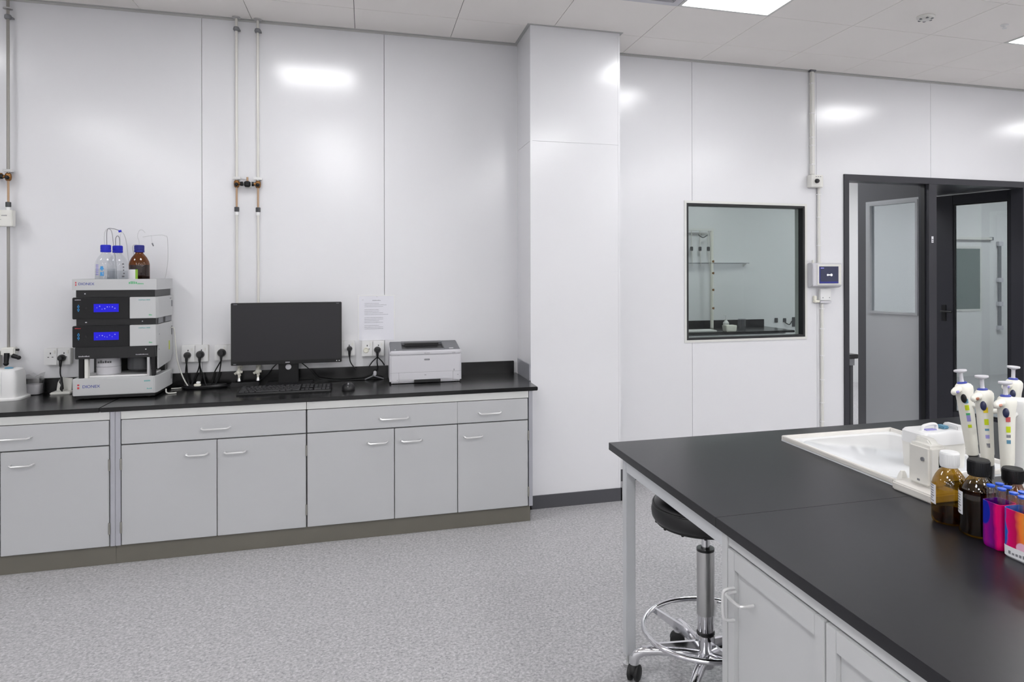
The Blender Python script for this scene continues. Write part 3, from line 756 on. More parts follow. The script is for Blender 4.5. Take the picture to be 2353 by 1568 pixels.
plug(.064, .955, 'black plug in the socket under the paper notice', .020, [[(.035, -.055, .885), (.012, -.05, .85)], [(.062, -.055, .88), (.066, -.05, .83), (.05, -.06, .815)], [(.09, -.055, .885), (.105, -.045, .86)]])
t = thing('socket_cover', (-.003, -.0425, .955), 'cream round safety cover in the empty socket under the notice', 'socket cover')
g = G(); g.lathe([(.016, 0), (.017, .003), (.013, .005), (.012, .002), (0, .002)], n=20, caps=False); g.xform(Matrix.Translation((-.003, -.0425, .955)) @ Matrix.Rotation(PI / 2, 4, 'X')); g.make('cover_ring', m_ivory, t)

def cable(label, pts, r, mat, group=None, smooth=8):
    g = G(); g.tube(pts, r, smooth=smooth, n=8)
    return tag(g.make('cable', mat, None), label, 'cable', group)
cable('grey white cable looping from the instrument side down to the worktop', [(-1.064, -.06, 1.12), (-1.052, -.05, 1.11), (-1.045, -.045, 1.02), (-1.035, -.05, .93), (-1.01, -.06, .85), (-.985, -.07, .80), (-.965, -.075, .778), (-.92, -.07, .7775)], .0035, m_wire)
cable('white cord lying from the instrument base toward the coiled black cable', [(-1.055, -.10, .779), (-1.02, -.085, .778), (-.99, -.075, .779), (-.975, -.085, .778), (-.94, -.08, .778), (-.90, -.075, .778), (-.86, -.06, .779)], .003, m_wire)
cable('short white cord end curling at the front of the instrument base', [(-1.046, -.24, .80), (-1.043, -.25, .785), (-1.03, -.26, .779), (-1.01, -.255, .778), (-.995, -.245, .778)], .0035, m_wire)
g = G()
for k in range(5):
    g.tube([(-.885 + (.10 + .004 * k) * math.cos(a) * (1 + .02 * math.sin(3 * a + k)), -.085 + (.034 + .003 * k) * math.sin(a), .7785 + .0055 * (k % 3) + .001 * math.sin(2 * a + k)) for a in [2 * PI * i / 40 for i in range(40)]], .0038, n=7, closed=True)
tag(g.make('coiled_cable', m_black, None), 'coil of black cable on the worktop left of the monitor', 'cable')
t = thing('cable_connector', (-.92, -.105, .79), 'small white cable connector on the black coil', 'connector')
g = G(); g.box(-.935, -.90, -.13, -.11, .790, .803, bev=.003); g.make('connector_body', m_ivory, t)
g = G(); g.box(-.925, -.905, -.118, -.10, .802, .815, bev=.003); g.make('connector_latch', m_white, t)
t = thing('power_adapter', (-.70, -.08, CT), 'long black power adapter lying below the gas taps', 'power adapter')
G().box(-.75, -.60, -.11, -.075, CT, .796, bev=.004).make('adapter_body', m_black, t)
g = G(); g.tube([(-.75, -.09, .785), (-.77, -.08, .781), (-.79, -.06, .779), (-.80, -.05, .779)], .003, smooth=5); g.make('lead', m_black, t)
cable('thin black cable drooping from behind the monitor right of its stand', [(-.37, -.10, .90), (-.33, -.08, .86), (-.29, -.06, .81), (-.26, -.05, .79), (-.15, -.04, .7775), (0, -.04, .778), (.1, -.045, .778)], .003, m_black2)
cable('thin black cable drooping from behind the monitor left of its stand', [(-.50, -.08, .90), (-.53, -.06, .87), (-.56, -.05, .83), (-.60, -.045, .80)], .003, m_black2)
t = thing('cable_clip', (.03, -.06, CT), 'grey three way cable splitter on the worktop beside the printer', 'cable splitter')
g = G()
for p in ((-.01, -.06, .778), (.10, -.055, .778)): g.tube([(.05, -.06, .815), (.04, -.06, .80), p], .004, smooth=4)
g.make('splitter_legs', m_mgrey, t)
G().box(.040, .058, -.068, -.052, .80, .828, bev=.004).make('splitter_body', m_lgrey, t)
G().tube([(-.09, -.05, .7775), (-.05, -.055, .778), (-.01, -.06, .7785)], .003, smooth=5).make('lead', m_black2, t)

# ---------------------------------------------------------------- stacked chromatography instrument
IX0, IX1, IY0, IY1 = -1.452, -1.066, -.335, -.024
t = a3 = thing('autosampler_unit', (-1.26, -.17, CT), 'lowest unit of the stacked instrument, white base with an open black bay and blue display', 'lab instrument')
g = G(); g.box(IX0 + .012, IX1 - .012, IY0 + .012, IY1, CT + .006, .796); g.make('plinth', m_black, t, smooth=0)
g = G()
for x in (IX0 + .05, IX1 - .05):
    for y in (IY0 + .05, IY1 - .05): g.cyl((x, y, CT), (x, y, CT + .008), .014)
g.make('foot', m_rubber, t)
b = G().prism([(IX0, IY0), (IX1 - .012, IY0), (IX1, IY0 + .02), (IX1, IY1), (IX0, IY1)], 'Z', .796, .885, bev=.003).make('base_housing', m_pearl, t)
lettering('base_brand_mark', 'DIONEX', .021, (-1.408, IY0 - .0003, .836), m_blueprint, b)
g = G(); g.box(-1.430, -1.421, IY0 - .0008, IY0, .832, .842); g.box(-1.430, -1.421, IY0 - .0008, IY0, .848, .856); g.make('base_red_mark', m_red, b, smooth=0)
g = G(); rr = random.Random(5); squiggles(g, -1.125, -1.095, IY0, .858, .866, 5, rr); squiggles(g, -1.112, -1.088, IY0, .818, .824, 4, rr); g.make('base_green_print', m_teal, b, smooth=0)
G().box(IX1, IX1 + .001, -.06, -.045, .83, .86).make('side_port', m_mgrey, b, smooth=0)
# bay: back, posts, tray, two drums
bay = G().box(IX0 + .02, IX1 - .02, -.10, -.05, .885, .985).make('bay_back', m_black, t, smooth=0)
G().box(IX0 + .055, IX1 - .035, IY0 + .03, -.12, .885, .893, bev=.002).make('bay_tray', m_white, t)
for x0, x1, mt in ((-1.428, -1.406, m_black2), (-1.402, -1.386, m_white2), (-1.115, -1.103, m_steel), (-1.094, -1.078, m_black2)):
    G().box(x0, x1, IY0 + .012, IY0 + .04, .885, .986, bev=.001).make('bay_post', mt, t)
g = G(); g.lathe([(.052, .0), (.056, .004), (.056, .04), (.053, .042), (.056, .044), (.056, .088), (.05, .092)], (-1.318, -.235, .893)); dr = g.make('white_drum', m_lgrey, t)
g = G(); rr = random.Random(8)
for k in range(6): g.box(-1.352 + k * .011, -1.345 + k * .011, -.2935, -.289, .957, .957 + rr.uniform(.008, .014))
g.make('drum_print', m_dgrey, dr, smooth=0)
g = G(); g.lathe([(.054, .02), (.060, .026), (.060, .088), (.054, .092)], (-1.172, -.225, .893)); g.make('grey_drum', m_dgrey, t)
# lower black band and front covers
b = G().box(IX0 + .01, IX1 - .008, IY0 + .004, -.03, .985, 1.046, bev=.002).make('lower_band', m_black, t)
g = G(); rr = random.Random(9); squiggles(g, -1.425, -1.375, IY0 + .004, .996, 1.003, 9, rr); squiggles(g, -1.165, -1.105, IY0 + .004, .999, 1.004, 9, rr); g.make('band_print', m_lgrey, b, smooth=0)
G().cyl((-1.118, IY0 + .0045, 1.028), (-1.118, IY0 + .002, 1.028), .003, n=10).make('status_lamp', m_white, b)
def module_front(t, z0, z1, mark):
    p = G().box(IX0, -1.193, IY0, IY0 + .03, z0, z1, bev=.0025).make('black_front', m_black2, t)
    q = G().prism([(-1.192, IY0), (IX1 - .004, IY0), (IX1 + .004, IY0 + .02), (IX1 + .004, IY0 + .03), (-1.192, IY0 + .03)], 'Z', z0, z1, bev=.0015).make('white_front', m_pearl, t)
    h = z1 - z0
    s = G().box(-1.3555, -1.242, IY0 - .001, IY0, z0 + h * .32, z0 + h * .70).make('display', m_screen, p, smooth=0)
    g = G(); rr = random.Random(int(mark * 100))
    for k in range(8):
        zz = z0 + h * (.42 + .16 * rr.random()); xx = -1.342 + k * .0115
        g.box(xx, xx + rr.choice((.002, .0045)), IY0 - .0014, IY0 - .001, zz, zz + .005)
    g.make('display_print', m_disp, s, smooth=0)
    zc_ = z0 + h * .51
    g = G(); g.cyl((-1.424, IY0 - .001, zc_ + .008), (-1.424, IY0, zc_ + .008), .0055, n=10); g.cyl((-1.424, IY0 - .001, zc_ - .008), (-1.424, IY0, zc_ - .008), .0055, n=10); g.box(-1.426, -1.422, IY0 - .001, IY0, zc_ - .018, zc_ + .018); g.make('blue_button', m_bluelab, p)
    G().cyl((-1.39, IY0 - .001, zc_), (-1.39, IY0, zc_), .005, n=12).make('round_button', m_black, p)
    g = G(); squiggles(g, -1.440, -1.412, IY0, z1 - .014, z1 - .009, 6, rr); g.make('small_logo', m_lgrey if mark < 1.5 else m_red, p, smooth=0)
    lettering('model_print', 'UltiMate 3000', .0095, (-1.151, IY0 - .0003, z1 - .018), m_teal, q)
    g = G(); squiggles(g, -1.102, -1.086, IY0, z0 + .014, z0 + .022, 3, rr); g.make('green_mark', m_green, q, smooth=0)
module_front(t, 1.046, 1.156, 1.8)
G().box(IX0 + .006, IX1 - .004, IY0 + .03, -.03, 1.046, 1.156).make('unit_body', m_black2, t, smooth=0)
sp = G().prism([(-.305, .920), (-.305, 1.156), (-.024, 1.156), (-.024, .975), (-.06, .935)], 'X', IX1 - .006, IX1, bev=.001).make('side_cover', m_pearl, t)
g = G(); g.box(IX1, IX1 + .0008, -.10, -.085, 1.0, 1.05); g.make('side_label', m_chart, sp, smooth=0)
g = G(); g.box(IX1, IX1 + .002, -.05, -.035, 1.08, 1.13); g.box(IX1, IX1 + .002, -.30, -.285, 1.10, 1.105); g.box(IX1, IX1 + .002, -.30, -.29, 1.02, 1.024); g.make('side_port', m_mgrey, sp, smooth=0)
t = thing('pump_unit', (-1.26, -.17, 1.157), 'middle unit of the stacked instrument, black and white front with a blue display', 'lab instrument')
b = G().box(IX0 + .012, IX1 - .008, IY0 + .018, -.02, 1.157, 1.191).make('recessed_band', m_black, t, smooth=0)
g = G(); g.box(-1.40, -1.392, IY0 + .0172, IY0 + .018, 1.171, 1.176); g.box(-1.14, -1.135, IY0 + .0172, IY0 + .018, 1.172, 1.177); g.make('band_screw', m_lgrey, b, smooth=0)
g = G(); g.box(IX1 - .009, IX1 - .004, -.28, -.20, 1.16, 1.19); g.box(IX1 - .009, IX1 - .004, -.15, -.03, 1.16, 1.19); g.make('side_vent', m_mgrey, b, smooth=0)
module_front(t, 1.191, 1.303, 1.2)
G().box(IX0 + .006, IX1 - .006, IY0 + .03, -.02, 1.191, 1.303).make('unit_body', m_black2, t, smooth=0)
sp = G().box(IX1 - .006, IX1, -.305, -.024, 1.191, 1.303, bev=.001).make('side_cover', m_pearl, t)
g = G(); g.box(IX1, IX1 + .002, -.05, -.03, 1.24, 1.275); g.box(IX1, IX1 + .002, -.08, -.05, 1.285, 1.289); g.make('side_port', m_mgrey, sp, smooth=0)
t = thing('solvent_tray', (-1.26, -.17, 1.304), 'pale tray topping the stacked instrument and holding the solvent bottles', 'bottle tray')
b = G().box(IX0 + .012, IX1 - .012, IY0 + .016, -.02, 1.304, 1.341).make('recessed_band', m_black, t, smooth=0)
G().cyl((-1.40, IY0 + .0155, 1.322), (-1.40, IY0 + .017, 1.322), .0035, n=10).make('band_screw', m_lgrey, b)
g = G(); g.box(IX0, IX1, IY0, IY1, 1.341, 1.352)
g.box(IX0, IX1, IY0, IY0 + .008, 1.352, 1.398); g.box(IX0, IX1, IY1 - .008, IY1, 1.352, 1.398); g.box(IX0, IX0 + .008, IY0 + .008, IY1 - .008, 1.352, 1.398); g.box(IX1 - .008, IX1, IY0 + .008, IY1 - .008, 1.352, 1.398)
b = g.make('tray_body', m_pearl, t, smooth=0)
lettering('tray_brand_mark', 'DIONEX', .019, (-1.425, IY0 - .0003, 1.367), m_blueprint, b)
g = G(); g.box(-1.438, -1.433, IY0 - .0008, IY0, 1.364, 1.372); g.box(-1.438, -1.433, IY0 - .0008, IY0, 1.376, 1.384); g.make('red_mark', m_red, b, smooth=0)
g = G(); rr = random.Random(21); squiggles(g, -1.195, -1.155, IY0, 1.372, 1.388, 5, rr); squiggles(g, -1.155, -1.125, IY0, 1.370, 1.378, 5, rr); g.make('green_print', m_green, b, smooth=0)

def lab_bottle(loc, R, H, glassm, capm, label, group, fill=None, fillm=None):
    t = thing('solvent_bottle', loc, label, 'bottle', group)
    s = H / .225; x, y, z = loc
    prof = [(0, .001), (R * .9, .001), (R, .008), (R, .122 * s), (R * .93, .138 * s), (R * .74, .158 * s), (R * .5, .174 * s), (R * .38, .182 * s), (R * .36, .192 * s)]
    G().lathe(prof, loc, caps=False, n=36).make('bottle_glass', glassm, t, smooth=60)
    c = [(R * .47, .186 * s), (R * .5, .189 * s), (R * .5, .198 * s), (R * .46, .199 * s), (R * .46, .223 * s), (R * .42, .225 * s), (0, .225 * s)]
    cap = G(); cap.lathe(c, loc, n=28, caps=False)
    for k in range(28):
        a = 2 * PI * k / 28; cap.box(-.0012, .0012, -.0012, .0012, .2 * s, .222 * s, mat=Matrix.Translation((x + R * .462 * math.cos(a), y + R * .462 * math.sin(a), z)))
    cap.make('screw_cap', capm, t)
    if fill:
        G().lathe([(0, .004), (R * .88, .004), (R * .96, .010), (R * .96, fill), (0, fill)], loc, caps=False, n=36).make('liquid', fillm, t, smooth=60)
    return t
ZB = 1.3525
G1 = 'solvent bottles on top of the stacked instrument'
t = lab_bottle((-1.343, -.20, ZB), .050, .228, m_clear, m_bluecap, 'clear blue-capped bottle at the left, with blue print on its side', G1, .10, m_water)
g = G()
def patch(g, c, R, a0, a1, z0, z1, off=.0006, n=6):
    for k in range(n):
        A, B = a0 + (a1 - a0) * k / n, a0 + (a1 - a0) * (k + 1) / n
        v = [g.b.verts.new((c[0] + (R + off) * math.cos(q), c[1] + (R + off) * math.sin(q), z)) for q, z in ((A, z0), (B, z0), (B, z1), (A, z1))]
        g.b.faces.new(v)
    return g
for a0, a1, z0, z1 in ((4.48, 4.84, .096, .104), (4.52, 4.78, .104, .113), (4.60, 4.74, .090, .096), (4.48, 4.84, .062, .069), (4.5, 4.72, .069, .082), (4.76, 4.84, .069, .085)): patch(g, (-1.343, -.20), .050, a0, a1, ZB + z0, ZB + z1)
g.make('blue_print', m_bluelab, t)
g = G()
for z in (.066, .076, .086, .096, .106, .116): patch(g, (-1.343, -.20), .050, 3.95, 4.32, ZB + z, ZB + z + .006)
g.make('violet_print', m_violetp, t)
t2 = lab_bottle((-1.318, -.098, ZB), .050, .228, m_clear, m_bluecap, 'clear blue-capped bottle standing behind, between the other two', G1, .09, m_water)
g = G(); rr = random.Random(4)
for k in range(7): patch(g, (-1.318, -.099), .050, 5.40 + rr.random() * .15, 5.62 + rr.random() * .12, ZB + .02 + .017 * k, ZB + .028 + .017 * k, n=2)
g.make('grey_print', m_inkgrey, t2)
t3 = lab_bottle((-1.184, -.20, ZB), .049, .228, m_amberd, m_navycap, 'dark amber bottle with a navy cap and a white and green label', G1, .12, m_amberliq)
g = G(); patch(g, (-1.184, -.20), .049, 3.66, 4.60, ZB + .042, ZB + .096, n=10); g.make('white_label', m_label, t3)
g = G(); patch(g, (-1.184, -.20), .049, 4.60, 4.84, ZB + .042, ZB + .096, n=4); g.make('green_label', m_limelab, t3)
def tubing(parent, pts, r=.0016, mat=None, name='tubing'):
    return G().tube(pts, r, smooth=8, n=6).make(name, mat or m_clearp, parent)
m_tub = M('grey_tubing', (196, 196, 198), 0.4)
tubing(t, [(-1.348, -.20, 1.575), (-1.35, -.20, 1.62), (-1.345, -.20, 1.655), (-1.335, -.19, 1.668), (-1.325, -.17, 1.655), (-1.33, -.13, 1.60), (-1.34, -.06, 1.50), (-1.34, -.035, 1.38)], .0018, m_tub)
tubing(t, [(-1.338, -.20, 1.575), (-1.336, -.20, 1.66), (-1.31, -.20, 1.668), (-1.285, -.19, 1.66)], .0018, m_mgrey)
G().cyl((-1.285, -.195, 1.654), (-1.272, -.19, 1.657), .006).make('blue_fitting', m_bluecap, t)
tubing(t2, [(-1.328, -.099, 1.575), (-1.327, -.099, 1.62), (-1.318, -.099, 1.634), (-1.309, -.099, 1.62), (-1.308, -.097, 1.575)], .0018, m_mgrey)
tubing(t2, [(-1.305, -.099, 1.575), (-1.304, -.099, 1.64), (-1.295, -.09, 1.652), (-1.285, -.065, 1.6), (-1.28, -.035, 1.45)], .0014, m_tub)
tubing(t3, [(-1.186, -.20, 1.575), (-1.185, -.20, 1.60), (-1.195, -.19, 1.63), (-1.19, -.18, 1.66), (-1.178, -.17, 1.665), (-1.165, -.165, 1.65)], .0016, m_tub)
tubing(t3, [(-1.184, -.20, 1.578), (-1.215, -.17, 1.585), (-1.23, -.15, 1.56), (-1.225, -.08, 1.46)], .0014, m_tub)
tubing(t3, [(-1.17, -.19, 1.625), (-1.13, -.17, 1.635), (-1.09, -.15, 1.64), (-1.075, -.14, 1.635), (-1.065, -.13, 1.62), (-1.075, -.08, 1.5), (-1.10, -.04, 1.39)], .0015, m_tub)
G().tube([(-1.13, -.17, 1.593), (-1.125, -.165, 1.577)], [.004, .003]).make('tube_filter', m_mgrey, t3)
G().tube([(-1.134, -.17, 1.634), (-1.13, -.17, 1.593)], .0012).make('filter_line', m_tub, t3)

# ---------------------------------------------------------------- left end items
t = thing('benchtop_device', (-1.84, -.16, CT), 'white rounded benchtop device cut by the left edge of the photo', 'lab device')
b = G().loft([(-1.845, -.165, CT + .012, .108, .075), (-1.845, -.165, CT + .05, .106, .074), (-1.845, -.165, .90, .104, .07), (-1.845, -.165, .925, .098, .064), (-1.845, -.165, .93, .088, .055)], n=40, e=6).make('housing', m_white, t)
G().loft([(-1.84, -.165, CT, .120, .085), (-1.84, -.165, CT + .008, .120, .085), (-1.84, -.165, CT + .014, .112, .078)], n=40, e=5).make('base_flange', m_white, t)
g = G(); g.box(-1.800, -1.799, -.2395, -.2385, .79, .92); g.make('panel_line', m_lgrey, b, smooth=0)
g = G(); g.sph((-1.815, -.2405, .803), .006, (1.3, .2, 1)); g.box(-1.82, -1.817, -.2405, -.239, .85, .853); g.make('logo_mark', m_dgrey, b)
g = G(); g.sph((-1.80, -.16, .933), .02, (1, .8, .3)); g.make('top_knob', m_tealab, t)
t = thing('clear_jar', (-1.727, -.06, CT), 'small clear ribbed plastic jar with a torn lid beside the white device', 'jar')
G().loft([(-1.727, -.062, CT, .036, .032), (-1.727, -.062, CT + .01, .041, .034), (-1.727, -.062, .85, .044, .034), (-1.727, -.062, .865, .040, .032)], n=28, e=4).make('jar_body', glass('cloudy_plastic', (.80, .80, .80), .12, .25, .5), t, smooth=50)
G().loft([(-1.727, -.062, CT + .004, .034, .028), (-1.727, -.062, .83, .038, .029)], n=24, e=4).make('jar_contents', m_lgrey, t, smooth=50)
g = G(); g.prism([(-1.768, .866), (-1.69, .866), (-1.684, .892), (-1.715, .872), (-1.74, .889), (-1.764, .882)], 'Y', -.09, -.034); g.make('lid_film', glass('thin_film', (.85, .85, .85), .2, .2, .6), t, smooth=0)
t = thing('plastic_holder', (-1.59, -.06, CT), 'white plastic holder with a black cable, left of the stacked instrument', 'holder')
G().box(-1.638, -1.54, -.11, -.03, CT, .786, bev=.004).make('holder_foot', m_white2, t)
g = G(); g.prism([(-1.632, .786), (-1.56, .786), (-1.556, .85), (-1.612, .857), (-1.626, .83)], 'Y', -.038, -.026, bev=.002); g.make('holder_back', m_white2, t)
G().tube([(-1.602, -.055, .862), (-1.602, -.06, .835), (-1.596, -.062, .82), (-1.597, -.064, .80), (-1.60, -.066, .79)], [.005, .009, .006, .010, .005]).make('inline_switch', m_black, t)

# ---------------------------------------------------------------- monitor, keyboard, mouse, printer, notice
t = thing('computer_monitor', (-.44, -.11, CT), 'large black flat screen monitor on the wall worktop, switched off', 'monitor')
mx0, mx1, mz0, mz1, my = -.743, -.142, .899, 1.256, -.135
h = G().box(mx0, mx1, my, my + .032, mz0, mz1, bev=.003).make('screen_housing', m_black, t)
G().box(mx0 + .012, mx1 - .012, my - .0008, my, mz0 + .026, mz1 - .016).make('screen', m_lcd, t, smooth=0)
g = G(); g.box(mx0 + .002, mx1 - .002, my - .0015, my, mz0 + .001, mz0 + .022, bev=.0006); g.make('lower_bezel', m_black2, t)
g = G(); g.box(-.452, -.449, my - .002, my - .0014, mz0 + .007, mz0 + .013); g.box(-.446, -.442, my - .002, my - .0014, mz0 + .007, mz0 + .013); g.box(-.439, -.436, my - .002, my - .0014, mz0 + .007, mz0 + .013); g.box(-.433, -.430, my - .002, my - .0014, mz0 + .007, mz0 + .013); g.make('logo_mark', m_lgrey, h, smooth=0)
g = G(); g.box(mx0 + .014, mx0 + .028, my - .002, my - .0014, mz0 + .006, mz0 + .010); g.box(mx0 + .014, mx0 + .034, my - .0006, my, mz1 - .010, mz1 - .007); g.box(mx1 - .03, mx1 - .014, my - .0006, my, mz1 - .009, mz1 - .0065); g.make('small_print', m_inkgrey, h, smooth=0)
g = G()
for x in (mx1 - .028, mx1 - .014): g.cyl((x, my - .0022, mz0 + .010), (x, my - .001, mz0 + .010), .003, n=10)
g.make('power_light', m_white, h)
s = G(); s.prism([(-.495, CT + .008), (-.385, CT + .008), (-.385, 1.12), (-.495, 1.12)], 'Y', my + .035, my + .052, bev=.004)
st = s.make('stand_neck', m_black2, t)
g = G(); g.cyl((-.440, my + .0345, .878), (-.440, my + .030, .878), .016, n=24); g.make('cable_hole', m_lgrey, st)
g = G(); g.box(-.48, -.40, my + .03, my + .05, 1.02, 1.12); g.make('mount', m_black, t, smooth=0)
G().box(-.565, -.305, -.215, -.03, CT, CT + .012, bev=.005).make('stand_base', m_black2, t)

t = thing('keyboard', (-.43, -.35, CT), 'full size black keyboard in front of the monitor', 'keyboard')
kx0, kx1, ky0, ky1 = -.668, -.190, -.425, -.272
def kz(y): return CT + .010 + (y - ky0) / (ky1 - ky0) * .012
G().prism([(ky0, CT), (ky1, CT), (ky1, CT + .022), (ky0 + .004, CT + .0105), (ky0, CT + .006)], 'X', kx0, kx1, bev=.0015).make('keyboard_case', m_black2, t)
proto = None
def key(cx, cy, w, dpt=.0155):
    global proto
    if proto is None:
        g = G(); g.loft([(0, 0, 0, .5, .5), (0, 0, .55, .48, .48), (0, 0, 1, .42, .42)], n=16, e=6)
        o = g.make('key', M('charcoal_keycap', (38, 38, 41), .42), t); proto = o; me = o.data
        # centre the key mesh on its own origin
        off = Vector(((max(v.co.x for v in me.vertices) + min(v.co.x for v in me.vertices)) / 2, (max(v.co.y for v in me.vertices) + min(v.co.y for v in me.vertices)) / 2, min(v.co.z for v in me.vertices)))
        for v in me.vertices: v.co -= off
    else:
        o = proto.copy(); COL.objects.link(o)
    o.location = Vector((cx, cy, kz(cy) - .0015)) - ORG[t.name]; o.scale = (w - .002, dpt, .008); o.rotation_euler = (math.atan2(.012, ky1 - ky0), 0, 0)
u = (kx1 - kx0 - .016) / 22.5; X0 = kx0 + .008
rows = [ky1 - .014 - .021 * i * 1.06 for i in range(6)]
for i, y in enumerate(rows):
    if i == 0: lay = [(0, 1)] + [(2 + k, 1) for k in range(4)] + [(6.5 + k, 1) for k in range(4)] + [(11 + k, 1) for k in range(4)] + [(15.25 + k, 1) for k in range(3)]
    elif i == 1: lay = [(k, 1) for k in range(13)] + [(13, 2)] + [(15.25 + k, 1) for k in range(3)] + [(18.5 + k, 1) for k in range(4)]
    elif i == 2: lay = [(0, 1.5)] + [(1.5 + k, 1) for k in range(12)] + [(13.5, 1.5)] + [(15.25 + k, 1) for k in range(3)] + [(18.5 + k, 1) for k in range(4)]
    elif i == 3: lay = [(0, 1.75)] + [(1.75 + k, 1) for k in range(11)] + [(12.75, 2.25)] + [(18.5 + k, 1) for k in range(3)]
    elif i == 4: lay = [(0, 2.25)] + [(2.25 + k, 1) for k in range(10)] + [(12.25, 2.75)] + [(16.25, 1)] + [(18.5 + k, 1) for k in range(4)]
    else: lay = [(0, 1.5), (1.5, 1), (2.5, 1.5), (4, 6), (10, 1.5), (11.5, 1.5), (13, 2), (15.25, 1), (16.25, 1), (17.25, 1), (18.5, 2), (20.5, 1), (21.5, 1)]
    for c, w in lay: key(X0 + (c + w / 2) * u, y, w * u)

t = thing('computer_mouse', (-.098, -.385, CT), 'black computer mouse on the worktop between keyboard and printer', 'mouse')
g = G(); g.sph((-.098, -.385, CT + .006), .036, (.98, 1.5, .95), n=28)
bmesh.ops.bisect_plane(g.b, geom=g.b.verts[:] + g.b.edges[:] + g.b.faces[:], plane_co=(0, 0, CT), plane_no=(0, 0, -1), clear_outer=True)
bmesh.ops.holes_fill(g.b, edges=[e for e in g.b.edges if e.is_boundary])
b = g.make('mouse_body', m_black, t, smooth=50)
G().cyl((-.101, -.418, CT + .034), (-.095, -.418, CT + .034), .009, n=16).make('scroll_wheel', m_mgrey, b)

t = thing('laser_printer', (.34, -.15, CT), 'boxy pale grey laser printer with a dark grey top at the worktop right end', 'printer')
px0, px1, py0, py1 = .129, .548, -.278, -.032
def ptop(y): return .962 + (y - py0) / (py1 - py0) * .034
b = G().prism([(py0, CT + .004), (py1, CT + .004), (py1, ptop(py1) - .012), (py0, ptop(py0) - .012)], 'X', px0, px1, bev=.010).make('printer_body', m_lgrey, t)
# sloping top cover with an open output well
def slab(g, x0, x1, ya, yb, lo, hi, bev=0):
    v = [(x0, ya, ptop(ya) + lo), (x1, ya, ptop(ya) + lo), (x1, yb, ptop(yb) + lo), (x0, yb, ptop(yb) + lo)]
    w = [(x0, ya, ptop(ya) + hi), (x1, ya, ptop(ya) + hi), (x1, yb, ptop(yb) + hi), (x0, yb, ptop(yb) + hi)]
    A = [g.b.verts.new(p) for p in v]; B = [g.b.verts.new(p) for p in w]
    for k in range(4): g.b.faces.new((A[k], A[(k + 1) % 4], B[(k + 1) % 4], B[k]))
    g.b.faces.new(list(reversed(A))); g.b.faces.new(B)
    if bev: g._bev(A + B, bev)
    return g
slab(G(), px0 + .001, px1 - .001, py0 + .001, py0 + .022, -.020, .004, .006).make('front_lip', m_lgrey, t)
wx0, wx1, wy0, wy1 = px0 + .075, px1 - .10, -.235, -.075
g = G(); slab(g, px0 + .006, wx0, py0 + .012, py1 - .004, -.014, .0055, .003); slab(g, wx1, px1 - .006, py0 + .012, py1 - .004, -.014, .0055, .003)
slab(g, wx0 - .001, wx1 + .001, py0 + .012, wy0, -.014, .0055); slab(g, wx0 - .001, wx1 + .001, wy1, py1 - .004, -.014, .0055)
cv = g.make('top_cover', M('printer_top_grey', (98, 99, 104), .4), t)
g = G(); slab(g, wx0, wx1, wy0, wy1, -.0105, -.009); slab(g, wx0 + .02, wx1 - .02, wy1 - .03, wy1, -.009, .009); g.make('output_well', m_black, t, smooth=0)
g = G(); slab(g, wx1 + .03, wx1 + .055, py0 + .03, py0 + .042, .0055, .0075); g.make('power_button', m_lgrey, cv, smooth=0)
g = G(); slab(g, px0 + .03, px0 + .037, py0 + .03, py0 + .038, .0055, .0065); g.make('indicator', m_white, cv, smooth=0)
g = G(); g.box(px0 + .004, px1 - .004, py0 - .0008, py0, .8395, .8405); g.box(px0 + .052, px0 + .053, py0 - .0008, py0, .782, .8395); g.box(px1 - .052, px1 - .051, py0 - .0008, py0, .782, .8395); g.make('panel_gap', m_mgrey, b, smooth=0)
p = G().box(px0 + .055, px1 - .054, py0 - .003, py0 + .002, .797, .836, bev=.0012).make('paper_tray', m_lgrey, t)
G().box(px0 + .14, px1 - .125, py0 - .0035, py0 - .001, .779, .797, bev=.001).make('tray_grip', m_black, t)
g = G(); g.box(px0 + .20, px0 + .21, py0 - .004, py0 - .003, .822, .825); g.make('tray_mark', m_mgrey, p, smooth=0)
lg = G().box(px0 + .200, px0 + .230, py0 - .0012, py0, .909, .918, bev=.0004).make('logo_badge', m_dgrey, b)
g = G()
for k in range(5): g.box(px0 + .203 + k * .005, px0 + .206 + k * .005, py0 - .0016, py0 - .0012, .9115, .9155)
g.make('logo_letters', m_lgrey, lg, smooth=0)
g = G(); rr = random.Random(2); squiggles(g, px0 + .20, px0 + .232, py0, .950, .954, 7, rr); squiggles(g, px1 - .055, px1 - .035, py0, .948, .952, 4, rr); squiggles(g, px0 + .045, px0 + .058, py0, .942, .945, 3, rr); g.make('small_print', m_inkgrey, b, smooth=0)
g = G(); g.box(px0 + .372, px0 + .376, py0 - .001, py0, .842, .853); g.box(px1 - .024, px1 - .020, py0 - .001, py0, .815, .82); g.box(px0 + .042, px0 + .045, py0 - .001, py0, .795, .799); g.make('tray_icons', m_mgrey, b, smooth=0)
g = G()
for x in (px0 + .03, px1 - .03):
    for y in (py0 + .03, py1 - .03): g.cyl((x, y, CT), (x, y, CT + .006), .012)
g.make('foot', m_rubber, t)

